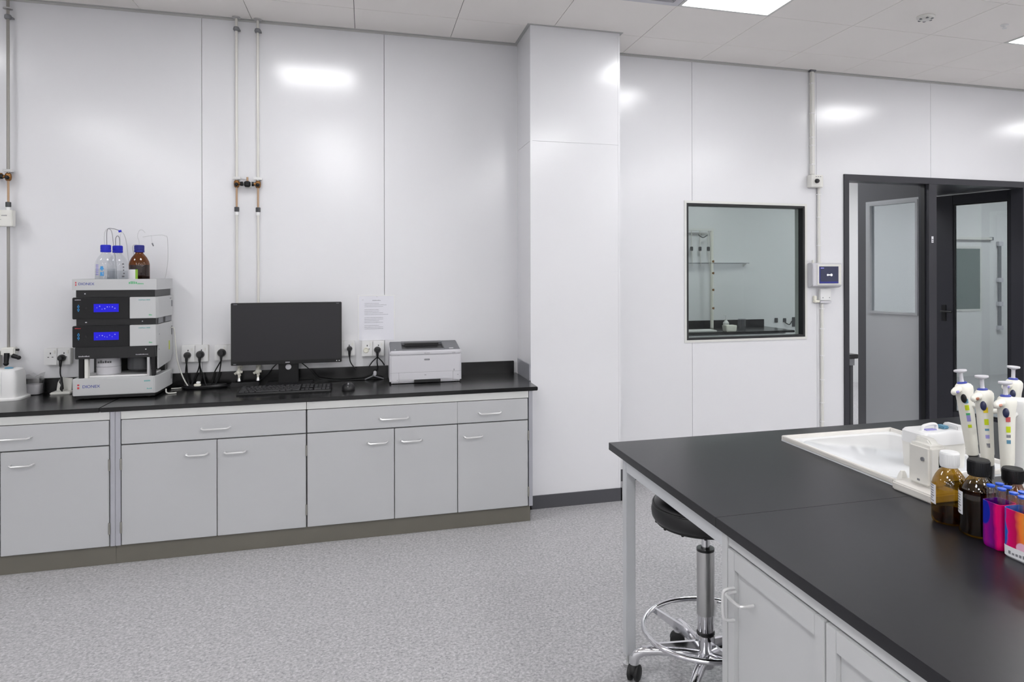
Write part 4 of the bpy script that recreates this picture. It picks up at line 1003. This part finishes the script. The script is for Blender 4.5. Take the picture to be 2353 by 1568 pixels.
t = thing('paper_notice', (.06, -.002, 1.007), 'white printed sheet pinned to the wall above the sockets by the printer', 'notice')
G().box(-.044, .164, -.0022, -.0008, 1.010, 1.284).make('sheet', m_paper, t, smooth=0)
g = G(); rr = random.Random(12)
zz = 1.237
for ln in range(17):
    if ln not in (3, 8, 13): squiggles(g, -.012, .13 - rr.choice((0, .01, .03, .055)), -.0022, zz, zz + .0035, 26, rr, .72)
    zz -= .0098
squiggles(g, .036, .086, -.0022, 1.254, 1.2595, 9, rr, .75); squiggles(g, -.026, -.016, -.0022, 1.259, 1.262, 3, rr)
g.make('printed_lines', M('pale_ink', (158, 158, 166), .6), t, smooth=0)
G().box(.058, .066, -.003, -.0021, 1.277, 1.282).make('pin', m_lgrey, t, smooth=0)
g = G(); g.box(-.05, -.044, -.0022, -.0005, 1.009, 1.286); g.box(.164, .170, -.0022, -.0005, 1.009, 1.286); g.box(-.05, .170, -.0022, -.0005, 1.284, 1.290); g.make('sleeve_edge', m_white, t, smooth=0)

# ================================================================ FITTINGS BY THE DOOR
t = thing('cable_conduit', (3.178, -.022, 2.15), 'white vertical conduit from the ceiling to the small switch box', 'conduit')
G().box(3.162, 3.194, -.03, -.001, 2.146, ZC - .012, bev=.006).make('conduit_pipe', m_white2, t)
for z in (2.82, 2.60, 2.42, 2.36, 2.22): G().box(3.160, 3.196, -.032, -.001, z, z + .008, bev=.001).make('clip', m_white, t)
G().box(3.155, 3.201, -.034, -.001, ZC - .012, ZC - .001).make('ceiling_collar', m_mgrey, t, smooth=0)
t = thing('switch_box', (3.19, 0, 2.052), 'small white isolator box with a round black knob, high beside the door', 'switch box')
G().box(3.142, 3.247, -.055, -.001, 2.052, 2.144, bev=.004).make('box_body', m_white2, t)
g = G(); g.lathe([(.017, 0), (.016, .012), (.012, .02), (0, .021)], n=20, caps=False); g.xform(Matrix.Translation((3.188, -.055, 2.097)) @ Matrix.Rotation(PI / 2, 4, 'X')); g.make('rotary_knob', m_black, t)
g = G()
for k in range(3): g.box(3.18 + k * .018, 3.19 + k * .018, -.0555, -.0548, 2.128, 2.133)
g.make('box_print', m_inkgrey, t, smooth=0)
t = thing('cable_conduit', (3.236, -.015, 1.5), 'thin white conduit between the switch box and the control panel', 'conduit')
G().tube([(3.236, -.013, 1.49), (3.236, -.013, 2.052)], .0115).make('conduit_pipe', m_white2, t)
for z in (2.0, 1.83, 1.62): G().box(3.222, 3.25, -.027, -.001, z, z + .008).make('clip', m_white, t, smooth=0)
t = thing('control_panel', (3.31, 0, 1.31), 'pale wall control panel with a dark navy screen beside the door', 'control panel')
G().prism([(0, 1.31), (-.02, 1.31), (-.062, 1.325), (-.062, 1.487), (-.05, 1.493), (0, 1.493)], 'X', 3.148, 3.405, bev=.004).make('panel_body', m_lgrey, t)
b = G().box(3.185, 3.392, -.066, -.062, 1.332, 1.482, bev=.0015).make('screen_surround', m_white2, t)
s = G().box(3.200, 3.366, -.0675, -.066, 1.342, 1.468, bev=.0005).make('touch_screen', m_navy, t)
g = G(); g.box(3.202, 3.364, -.0681, -.0675, 1.343, 1.356); g.box(3.202, 3.208, -.0681, -.0675, 1.356, 1.466); g.make('screen_edge_glow', m_navyblue, s, smooth=0)
g = G(); g.cyl((3.272, -.0685, 1.405), (3.272, -.0675, 1.405), .008, n=16); g.cyl((3.304, -.0685, 1.405), (3.304, -.0675, 1.405), .010, n=16); g.box(3.272, 3.304, -.0685, -.0675, 1.4005, 1.4095); g.make('screen_icon', m_glow, s, smooth=0)
g = G()
for k in range(4): g.box(3.213 + k * .007, 3.218 + k * .007, -.0685, -.0675, 1.452, 1.459)
g.make('screen_print', m_disp, s, smooth=0)
g = G(); g.cyl((3.18, -.02, 1.493), (3.18, -.02, 1.515), .009); g.cyl((3.236, -.02, 1.492), (3.236, -.02, 1.502), .017); g.make('cable_gland', m_white2, t)
t = thing('wall_outlet', (3.28, 0, 1.2), 'white outlet plate directly below the control panel', 'outlet')
G().box(3.235, 3.33, -.03, -.001, 1.215, 1.30, bev=.003).make('outlet_plate', m_white, t)
G().box(3.235, 3.33, -.034, -.001, 1.195, 1.212, bev=.002).make('outlet_lip', m_lgrey, t)
g = G()
for x in (3.258, 3.315): g.cyl((x, -.0308, 1.236), (x, -.03, 1.236), .004, n=10)
g.make('screw', m_mgrey, t)
g = G(); g.box(3.19, 3.236, -.028, -.001, 1.20, 1.218, bev=.003); g.box(3.19, 3.215, -.02, -.001, 1.218, 1.25, bev=.003); g.make('side_gland', m_ivory, t)
t = thing('cable_conduit', (3.262, -.015, .09), 'thin white conduit running from the outlet down toward the floor', 'conduit')
G().tube([(3.262, -.013, .09), (3.262, -.013, 1.195)], .0115).make('conduit_pipe', m_white2, t)
for z in (1.15, 1.0, .8, .62, .45, .31, .16): G().box(3.248, 3.276, -.027, -.001, z, z + .008).make('clip', m_white, t, smooth=0)

# ================================================================ ISLAND BENCH
BZ = .78
BX0, BX1, BYB, BYF, BYJ = .885, 2.60, -1.965, -5.2, -2.807
t = thing('bench_worktop', (1.7, -2.4, .752), 'charcoal resin bench top, rear length over the open leg space', 'worktop', 'charcoal island bench tops')
G().box(BX0, BX1, BYJ + .0002, BYB, .753, BZ, bev=.0006).make('slab', m_bench, t)
t = thing('bench_worktop', (1.7, -4.0, .752), 'charcoal resin bench top in the foreground carrying the amber bottles', 'worktop', 'charcoal island bench tops')
G().box(BX0, BX1, BYF, BYJ - .0002, .753, BZ, bev=.0006).make('slab', m_bench, t)
t = thing('lab_bench_base', (1.7, -2.45, 0), 'pale grey steel base with a square leg under the island bench end', 'bench frame')
for x0 in (.897, 2.53):
    l = G().box(x0, x0 + .036, -2.118, -2.080, .045, .752, bev=.0025).make('leg', m_leg, t)
    g = G(); g.cyl((x0 + .012, -2.1, .012), (x0 + .012, -2.1, .05), .005); g.cyl((x0 + .012, -2.1, 0), (x0 + .012, -2.1, .012), .017); g.make('levelling_foot', m_steel, l)
g = G(); g.box(.897, .917, -2.823, -2.118, .708, .752, bev=.0015); g.make('apron', m_leg, t)
g = G(); g.box(.933, 2.53, -2.110, -2.090, .708, .752, bev=.0015); g.make('rear_apron', m_cab, t)
t = thing('bench_cabinet', (1.3, -3.6, .0), 'pale grey cabinet with panelled doors under the foreground bench', 'cabinet')
CFX = .892
G().box(CFX + .02, 1.45, -4.6, -2.827, .09, .7525).make('cabinet_body', m_carc, t, smooth=0)
G().box(CFX + .06, 1.40, -4.6, -2.88, 0, .09).make('plinth', m_toe, t, smooth=0)
G().box(CFX + .0, CFX + .022, -2.855, -2.827, .09, .7525, bev=.001).make('corner_post', m_cabw, t)
G().box(CFX + .022, 1.45, -2.8269, -2.825, .09, .7525).make('end_panel', m_cab, t, smooth=0)
G().box(CFX + .004, CFX + .022, -4.6, -2.856, .724, .7525).make('top_rail', m_cabw, t, smooth=0)
def cab_door(ya, yb, handles):
    """panelled door lying in the plane x = CFX between y = ya (rear) and yb (front)"""
    d = None
    g = G(); s, rr_ = .032, .045
    g.box(CFX, CFX + .018, ya - s, ya, .098, .718, bev=.001); g.box(CFX, CFX + .018, yb, yb + s, .098, .718, bev=.001)
    g.box(CFX, CFX + .018, yb + s, ya - s, .718 - rr_, .718, bev=.001); g.box(CFX, CFX + .018, yb + s, ya - s, .098, .098 + rr_, bev=.001)
    d = g.make('door', m_cabw, t)
    g = G(); g.box(CFX + .011, CFX + .017, yb + s + .0004, ya - s - .001, .098 + rr_, .718 - rr_); g.make('door_panel', m_cabw, d, smooth=0)
    for h in handles: G().tube(h, .0042, n=8, smooth=4).make('door_handle', m_handle, d)
cab_door(-2.858, -3.249, [
    [(CFX + .002, -2.888, .628), (CFX - .020, -2.886, .626), (CFX - .028, -2.884, .614), (CFX - .028, -2.884, .562), (CFX - .020, -2.886, .549), (CFX + .002, -2.888, .547)],
    [(CFX + .002, -2.894, .621), (CFX - .022, -2.896, .620), (CFX - .028, -2.906, .619), (CFX - .028, -2.958, .619), (CFX - .020, -2.968, .620), (CFX + .006, -2.972, .621)]])
cab_door(-3.2545, -3.65, [])
cab_door(-3.654, -4.05, [])
cab_door(-4.054, -4.46, [])

# ---------------------------------------------------------------- stool
SX, SY = 1.13, -2.275
t = thing('lab_stool', (SX, SY, 0), 'round black vinyl swivel stool on a chrome five star base tucked under the bench', 'stool')
R = .187
G().lathe([(0, .566), (R * .86, .566), (R * .95, .572), (R * .99, .585), (R, .603), (R * .985, .618), (R * .955, .626)], (SX, SY, 0), n=56, caps=False).make('seat_side', m_seatb, t, smooth=50)
G().lathe([(R * .965, .619), (R * .945, .632), (R * .86, .642), (R * .6, .650), (R * .3, .653), (0, .654)], (SX, SY, 0), n=56, caps=False).make('seat_top', m_seatb, t, smooth=60)
g = G(); g.ring((SX, SY, .625), R * .965, .004, n=56, m=8); g.make('seat_piping', m_black, t)
g = G(); g.ring((SX, SY, .567), R * .90, .005, n=56, m=8)
for k in range(14):
    a = 2 * PI * k / 14 + .2; g.sph((SX + R * .91 * math.cos(a), SY + R * .91 * math.sin(a), .565), .006, n=8)
g.make('seat_rim', m_rubber, t)
G().lathe([(0, .552), (.06, .552), (.06, .566), (0, .566)], (SX, SY, 0), caps=False).make('seat_plate', m_black, t)
G().cyl((SX, SY, .44), (SX, SY, .556), .0145).make('gas_rod', m_chrome, t)
G().lathe([(.016, .47), (.031, .47), (.031, .462), (.016, .462)], (SX, SY, 0), caps=False).make('cover_cap', m_black, t)
G().lathe([(.022, .24), (.0305, .242), (.0305, .468), (.022, .468)], (SX, SY, 0), caps=False, n=36).make('outer_tube', m_steel, t, smooth=60)
G().lathe([(.027, .178), (.0285, .18), (.0285, .25)], (SX, SY, 0), caps=False, n=36).make('inner_tube', m_chrome, t, smooth=60)
G().lathe([(.0305, .172), (.0315, .176), (.0315, .180), (.027, .184)], (SX, SY, 0), caps=False).make('seal_ring', m_black, t)
G().lathe([(.028, .06), (.032, .07), (.032, .172), (.026, .176)], (SX, SY, 0), n=36).make('hub', m_chrome, t)
fr_ = G(); fr_.ring((SX, SY, .192), .215, .0092, n=72, m=12); fr_ = fr_.make('foot_ring', m_chrome, t, smooth=60)
for k in range(5):
    a = math.radians(124 + 72 * k); c, s_ = math.cos(a), math.sin(a)
    M4 = Matrix.Translation((SX, SY, 0)) @ Matrix.Rotation(a, 4, 'Z')
    g = G(); A = [(.03, -.006, .118), (.03, .006, .118), (.212, .005, .181), (.212, -.005, .181)]; B = [(.03, -.006, .158), (.03, .006, .158), (.212, .005, .199), (.212, -.005, .199)]
    a_ = [g.b.verts.new(p) for p in A]; b_ = [g.b.verts.new(p) for p in B]
    for q in range(4): g.b.faces.new((a_[q], a_[(q + 1) % 4], b_[(q + 1) % 4], b_[q]))
    g.b.faces.new(list(reversed(a_))); g.b.faces.new(b_)
    g.xform(M4).make('ring_spoke', m_chrome, fr_)
for k in range(5):
    a = math.radians(160 + 72 * k)
    M4 = Matrix.Translation((SX, SY, 0)) @ Matrix.Rotation(a, 4, 'Z')
    g = G()
    secs = [(.025, .098, .022, .016), (.08, .105, .019, .014), (.16, .108, .017, .013), (.215, .104, .016, .013), (.238, .092, .015, .014), (.246, .075, .014, .014), (.247, .058, .014, .013)]
    # swept oval arm
    rings = []
    for i, (x, z, ry, rz) in enumerate(secs):
        p0 = secs[max(i - 1, 0)]; p1 = secs[min(i + 1, len(secs) - 1)]
        tx, tz = p1[0] - p0[0], p1[1] - p0[1]; L = math.hypot(tx, tz); tx, tz = tx / L, tz / L
        rings.append([g.b.verts.new((x - tz * rz * math.sin(q) * 1.25, ry * math.cos(q), z + tx * rz * math.sin(q) * 1.25)) for q in [2 * PI * j / 16 for j in range(16)]])
    for A, B in zip(rings, rings[1:]):
        for j in range(16): g.b.faces.new((A[j], A[(j + 1) % 16], B[(j + 1) % 16], B[j]))
    g.b.faces.new(rings[0]); g.b.faces.new(rings[-1])
    arm = g.xform(M4).make('base_leg', m_chrome, t, smooth=60)
    g = G(); W4 = M4 @ Matrix.Translation((.247, 0, .028)) @ Matrix.Rotation(1.2, 4, 'Z')
    for sy in (-1, 1):
        q = G(); g.lathe([(0, .003), (.014, .003), (.024, .005), (.028, .010), (.028, .017), (.022, .021), (0, .022)] if sy > 0 else [(0, -.003), (.014, -.003), (.024, -.005), (.028, -.010), (.028, -.017), (.022, -.021), (0, -.022)], n=26, caps=False)
    bmesh.ops.rotate(g.b, verts=g.b.verts, cent=(0, 0, 0), matrix=Matrix.Rotation(PI / 2, 3, 'X'))
    g.sph((.004, 0, .012), .022, (1, .85, .95), n=16)
    g.cyl((0, 0, .01), (0, 0, .045), .008)
    g.xform(W4).make('caster', m_rubber, arm, smooth=40)
g = G(); g.tube([(SX + .03, SY - .03, .562), (SX + .055, SY - .05, .545), (SX + .066, SY - .062, .51)], [.004, .004, .004]); g.loft([(SX + .066, SY - .062, .475, .016, .006), (SX + .068, SY - .062, .49, .018, .007), (SX + .066, SY - .062, .513, .006, .005)], n=14); g.make('height_lever', m_black, t)

# ================================================================ THINGS ON THE BENCH
t = thing('spill_tray', (1.78, -2.43, BZ), 'large shallow glossy white tray lying on the island bench', 'tray')
tx0, tx1, ty0, ty1 = 1.528, 2.03, -2.728, -2.128
G().box(tx0, tx1, ty0, ty1, BZ, BZ + .008, bev=.001).make('tray_floor', m_tray, t, smooth=0)
g = G(); w = .013
for q in ((tx0, tx1, ty0, ty0 + w), (tx0, tx1, ty1 - w, ty1), (tx0, tx0 + w, ty0 + w, ty1 - w), (tx1 - w, tx1, ty0 + w, ty1 - w)): g.box(*q, BZ + .004, BZ + .021, bev=.002)
g.make('tray_rim', m_trayrim, t)
G().loft([((tx0 + tx1) / 2, (ty0 + ty1) / 2, BZ + .008, .215, .255), ((tx0 + tx1) / 2, (ty0 + ty1) / 2, BZ + .0105, .208, .248)], n=48, e=8).make('raised_plate', m_tray, t)
t = thing('bench_instrument', (1.64, -2.80, BZ), 'white translucent box instrument on a flat base at the tray front end', 'lab instrument')
G().box(1.508, 1.62, -2.884, -2.733, BZ, BZ + .024, bev=.004).make('instrument_base', m_trayrim, t)
b = G().box(1.548, 1.612, -2.838, -2.752, BZ + .024, .925, bev=.008).make('instrument_body', m_traylow, t)
g = G(); g.prism([(-2.838, .86), (-2.752, .90), (-2.752, .938), (-2.80, .938), (-2.838, .90)], 'X', 1.575, 1.606, bev=.004); g.make('hinged_cover', m_white2, t)
g = G(); g.box(1.5475, 1.548, -2.80, -2.79, .818, .824); g.cyl((1.548, -2.812, .885), (1.544, -2.812, .885), .006, n=12); g.make('body_marks', m_mgrey, b)
t = thing('tube_clip', (1.57, -2.70, BZ + .0105), 'tiny white wedge clip at the front edge of the white tray', 'clip')
G().loft([(1.575, -2.70, BZ + .0105, .016, .012), (1.577, -2.70, BZ + .03, .010, .008), (1.578, -2.70, BZ + .038, .006, .005)], n=16, e=4).make('clip_body', m_traylow, t)
t = thing('tip_box', (1.78, -2.61, BZ + .0105), 'white pipette tip box with a looped lid handle standing on the tray', 'tip box')
b = G().loft([(1.79, -2.60, BZ + .0105, .082, .05), (1.79, -2.60, .87, .086, .053)], n=32, e=10).make('box_base', m_traylow, t)
G().loft([(1.79, -2.60, .87, .088, .055), (1.79, -2.60, .905, .086, .053), (1.79, -2.60, .912, .080, .048)], n=32, e=9).make('box_lid', m_white, t)
g = G(); g.tube([(1.735, -2.61, .910), (1.738, -2.61, .924), (1.755, -2.61, .928), (1.775, -2.61, .930), (1.790, -2.61, .926), (1.792, -2.61, .911)], .0055, smooth=4); g.make('lid_handle', m_white, t)
g = G(); g.box(1.745, 1.785, -2.62, -2.60, .912, .914); g.make('lid_label', m_violetp, t, smooth=0)
g = G(); g.box(1.81, 1.835, -2.62, -2.585, .9115, .922, bev=.003); g.make('lid_latch', m_tealab, t)
g = G(); g.box(1.845, 1.87, -2.64, -2.58, .905, .926, bev=.004); g.make('lid_catch', m_white, t)

# amber reagent bottles
def reagent(loc, R, H, capr, caph, glassm, capm, label, liquid=None, liqm=None, lab=None):
    t = thing('reagent_bottle', loc, label, 'bottle', 'amber reagent bottles in the foreground')
    x, y, z = loc; nk = capr * .80; hs = H - caph
    prof = [(0, .001), (R * .88, .001), (R * .97, .004), (R, .010), (R, hs * .60), (R * .985, hs * .66), (R * .92, hs * .74), (R * .80, hs * .82), (R * .64, hs * .89), (nk * 1.04, hs * .955), (nk, hs * .99), (nk, hs + .004)]
    G().lathe(prof, loc, n=44, caps=False).make('bottle_glass', glassm, t, smooth=70)
    g = G(); g.lathe([(nk * .9, hs - .002), (capr * .98, hs - .002), (capr, hs + .001), (capr, H - .003), (capr * .94, H), (0, H)], loc, n=40, caps=False)
    for k in range(40):
        a = 2 * PI * k / 40; g.box(-.0008, .0008, -.0007, .0007, hs + .003, H - .004, mat=Matrix.Translation((x + capr * math.cos(a), y + capr * math.sin(a), z)) @ Matrix.Rotation(a, 4, 'Z'))
    g.make('screw_cap', capm, t)
    if liquid:
        G().lathe([(0, .005), (R * .85, .005), (R * .955, .012), (R * .955, liquid), (0, liquid)], loc, n=40, caps=False).make('liquid', liqm, t, smooth=60)
    if lab:
        g = G(); patch(g, (x, y), R, lab[0], lab[1], z + lab[2], z + lab[3], n=12); l = g.make('paper_label', m_label, t, smooth=60)
        g = G(); rr = random.Random(int(x * 1000))
        for k in range(7): patch(g, (x, y), R, lab[0] + .06, lab[1] - .1 - .2 * rr.random(), z + lab[2] + .006 + k * .0065, z + lab[2] + .0085 + k * .0065, off=.0009, n=8)
        g.make('label_print', m_inkgrey, l, smooth=60)
    return t
reagent((1.452, -3.004, BZ), .0425, .181, .0228, .036, m_amber, m_white, 'amber bottle with a white cap and a white label', .028, glass('shallow_amber_liquid', (.30, .12, .03), .03, .05, .2), (2.15, 3.12, .048, .098))
reagent((1.452, -3.093, BZ), .0435, .184, .0248, .036, m_amber, m_black2, 'middle amber bottle with a black cap, nearly full of dark liquid', .112, m_amberliq, (2.15, 3.02, .050, .106))
reagent((1.551, -3.100, BZ), .036, .157, .0235, .033, m_amberd, m_black2, 'small amber bottle with a black cap behind the pink racks')

# coloured racks holding clear tubes
def rack(loc, ly, lx, h, mat, label, extra=None):
    t = thing('tube_rack', loc, label, 'tube rack', 'bright pink plastic racks on the bench')
    a, b = lx / 2, ly / 2; x, y, z = loc
    g = G(); g.loft([(x, y, z, a - .004, b - .004), (x, y, z + .004, a - .001, b - .001), (x, y, z + .015, a, b), (x, y, z + h, a, b), (x, y, z + h, a - .002, b - .002), (x, y, z + .006, a - .003, b - .003)], n=40, e=6)
    g.make('rack_body', mat, t, smooth=50)
    return t
m_r1 = rack_material('pink_violet_print', [(0.0, (70, 10, 120)), (0.22, (150, 0, 130)), (0.45, (120, 0, 130)), (0.62, (110, 0, 110)), (0.8, (226, 0, 110)), (1.0, (215, 0, 96))], ((-.028, .017, .082), (.02, .017, .032)), (10, 30, 160), .054)
m_r2 = rack_material('pink_orange_print', [(0.0, (20, 110, 205)), (0.10, (30, 90, 190)), (0.16, (222, 0, 110)), (0.45, (190, 10, 80)), (0.62, (240, 120, 50)), (0.8, (235, 150, 60)), (1.0, (220, 60, 60))], ((-.028, -.012, .03), (.02, .016, .014)), (232, 180, 205), .076)
m_tubetop = M('blue_tube_top', (40, 90, 205), .3)
RK = [((1.428, -3.173, BZ), .054, .052, .108, m_r1, 'pink and purple plastic rack with a blue oval patch, next to the bottles'),
      ((1.424, -3.246, BZ), .076, .054, .110, m_r2, 'pink and orange plastic rack with a white foot, cut by the right edge')]
for lc, ly, lx, hh, mm, lab in RK: rk = rack(lc, ly, lx, hh, mm, lab)
G().loft([(1.424, -3.246, BZ, .0242, .0352), (1.424, -3.246, BZ + .004, .0272, .0382), (1.424, -3.246, BZ + .026, .0276, .0386)], n=40, e=6).make('white_foot', m_label, rk)
g = G(); rr = random.Random(6)
for k in range(6): g.box(1.3956, 1.3964, -3.275 + k * .009, -3.270 + k * .009, BZ + .010, BZ + .010 + rr.uniform(.004, .008))
g.make('foot_print', m_inkgrey, rk, smooth=0)
first = None
rr = random.Random(31)
for (lc, ly, lx, hh, mm, lab), which, nx, ny in ((RK[0], 'purple', 2, 2), (RK[1], 'orange', 2, 3)):
    for i in range(nx):
        for j in range(ny):
            x = lc[0] - lx / 2 + lx * (i + .5) / nx; y = lc[1] - ly / 2 + ly * (j + .5) / ny
            loc = (x, y, BZ + .0075); lb = 'clear plastic tube with a blue top standing in the pink and %s rack' % which
            if first is None:
                first = thing('plastic_tube', (0, 0, 0), lb, 'tube', 'clear tubes in the purple rack')
                G().lathe([(.004, 0), (.0075, .004), (.0085, .125), (.0098, .130), (.0104, .137), (.0088, .137)], (0, 0, 0), n=16, caps=False).make('tube_wall', m_clearp, first, smooth=60)
                G().lathe([(0, .1335), (.0088, .1335), (.0092, .138), (0, .139)], (0, 0, 0), n=16, caps=False).make('blue_top', m_tubetop, first, smooth=60)
                first.location = loc; o = first
            else:
                o = dup(first, loc, lb)
                o['group'] = 'clear tubes in the %s rack' % which
            o.rotation_euler = (rr.uniform(-.03, .03), rr.uniform(-.03, .03), rr.uniform(0, 6))

# pipettes hanging on a carousel stand
PC = (1.745, -2.955)
t = thing('pipette_stand', (PC[0], PC[1], BZ), 'white carousel stand with a broad post holding the pipettes', 'pipette stand')
G().lathe([(0, 0), (.085, 0), (.088, .006), (.082, .014), (.04, .022), (0, .024)], (*PC, BZ), n=48, caps=False).make('stand_base', m_white, t)
G().loft([(*PC, BZ + .018, .030, .030), (*PC, .90, .030, .030), (*PC, 1.0, .036, .036), (*PC, 1.06, .044, .044), (*PC, 1.072, .040, .040)], n=32, e=2.2).make('stand_post', m_white, t)
PIPS = [((1.648, -2.853), 1.105, .13), ((1.620, -2.948), 1.103, .06), ((1.636, -3.005), 1.094, .02), ((1.834, -2.854), 1.108, -.03)]
for (px, py), hz, _ in PIPS:
    d = Vector((px - PC[0], py - PC[1], 0)); u_ = d.normalized()
    e_ = Vector((px, py, hz - .06)) - u_ * .024
    G().tube([(PC[0], PC[1], hz - .055), tuple(e_)], .007).make('stand_arm', m_white2, t)
LABS = [[(m_tealab, .150, .012), (m_chart, .130, .015), (m_green, .116, .006), (m_violetp, .098, .018), (m_chart, .080, .009)],
        [(m_yellow, .145, .015), (m_chart, .112, .016), (m_tealab, .096, .006), (m_violetp, .075, .010), (m_inkgrey, .050, .012)],
        [(m_redlab, .140, .013), (m_chart, .112, .016), (m_inkgrey, .098, .008), (m_tealab, .082, .010)],
        [(m_chart, .120, .012)]]
HOOKS = [m_violetp, M('brown_hook_end', (150, 96, 70), .4), M('pink_hook_end', (205, 150, 130), .4), m_violetp]
names = ['leftmost white pipette on the stand, with a purple hook end and green yellow labels', 'second white pipette from the left, with a brown hook end and yellow labels',
         'nearest white pipette on the stand, with a red and a yellow label', 'rearmost white pipette behind the stand post at the right edge']
for i, ((px, py), hz, lean) in enumerate(PIPS):
    t = thing('pipette', (0, 0, 0), names[i], 'pipette', 'pipettes on the carousel stand')
    G().loft([(.0, 0, 0, .0135, .0135), (.0, 0, .004, .0150, .0150), (.0, 0, .025, .0158, .0152), (.001, 0, .030, .0168, .0158), (.001, 0, .09, .0195, .017), (.002, 0, .135, .0215, .018), (.003, 0, .165, .0245, .019), (.005, 0, .182, .0285, .020), (.005, 0, .193, .0285, .0195), (.003, 0, .200, .023, .017), (.0, 0, .204, .015, .0135)], n=28, e=2.5).make('pipette_body', m_pipbody, t, smooth=60)
    g = G(); g.tube([(-.008, 0, .189), (-.022, 0, .190), (-.034, 0, .189), (-.043, 0, .186), (-.047, 0, .184)], [.0115, .0105, .010, .0095, .0075], n=16); g.sph((-.045, 0, .185), .0085, n=14); hk = g.make('finger_hook', m_pipbody, t, smooth=60)
    g = G(); g.sph((-.040, -.007, .186), .0065, (1.3, .6, .75), n=14); g.make('hook_end', HOOKS[i], hk)
    g = G(); g.sph((-.0195, -.010, .164), .0105, (.55, .8, 1.25), n=16); g.make('tip_eject_button', m_navy if i != 0 else m_black2, t)
    g = G()
    for mt, z, h in LABS[i]:
        g2 = G(); a0 = PI + .42
        n_ = 5
        for k in range(n_):
            A, B = a0 + .62 * k / n_, a0 + .62 * (k + 1) / n_
            def sp(q, zz):
                rx = .0195 + (zz - .09) * .055; ry = .017 + (zz - .09) * .03
                c_, s_ = math.cos(q), math.sin(q)
                return (.0015 + (rx + .0007) * math.copysign(abs(c_) ** (2 / 2.5), c_), (ry + .0007) * math.copysign(abs(s_) ** (2 / 2.5), s_), zz)
            g2.b.faces.new([g2.b.verts.new(sp(*p)) for p in ((A, z), (B, z), (B, z + h), (A, z + h))])
        g2.make('colour_label', mt, t, smooth=60)
    G().lathe([(.0125, .202), (.013, .206), (.010, .209), (0, .209)], n=24, caps=False, sc=(1.15, 1)).make('blue_collar', m_blueprint, t)
    G().lathe([(.0065, .208), (.0052, .212), (.0052, .232), (.008, .237)], n=20).make('plunger_rod', m_lgrey, t, smooth=60)
    G().lathe([(.006, .234), (.0165, .238), (.0172, .2405), (.0165, .243), (.008, .2415), (0, .241)], n=28, caps=False).make('plunger_button', m_lgrey, t, smooth=60)
    g = G(); g.lathe([(.0125, -.0005), (.0115, -.012), (.0095, -.030), (.0065, -.05), (.004, -.058)], n=20); g.make('nozzle', m_black, t)
    g = G(); g.lathe([(.0045, -.055), (.0035, -.072), (0, -.074)], n=14, caps=True); g.make('nozzle_tip', m_ivory, t)
    g = G(); g.tube([(.015, -.004, .02), (.017, -.004, -.01), (.013, -.004, -.04)], .004, n=8); g.make('ejector_bar', m_mgrey, t)
    va = Vector((.70, .714, 0))
    piv = Vector((px, py, hz))
    t.matrix_world = Matrix.Translation(piv) @ Matrix.Rotation(-lean, 4, va) @ Matrix.Rotation(.25, 4, 'Z') @ Matrix.Translation((0, 0, -.203))
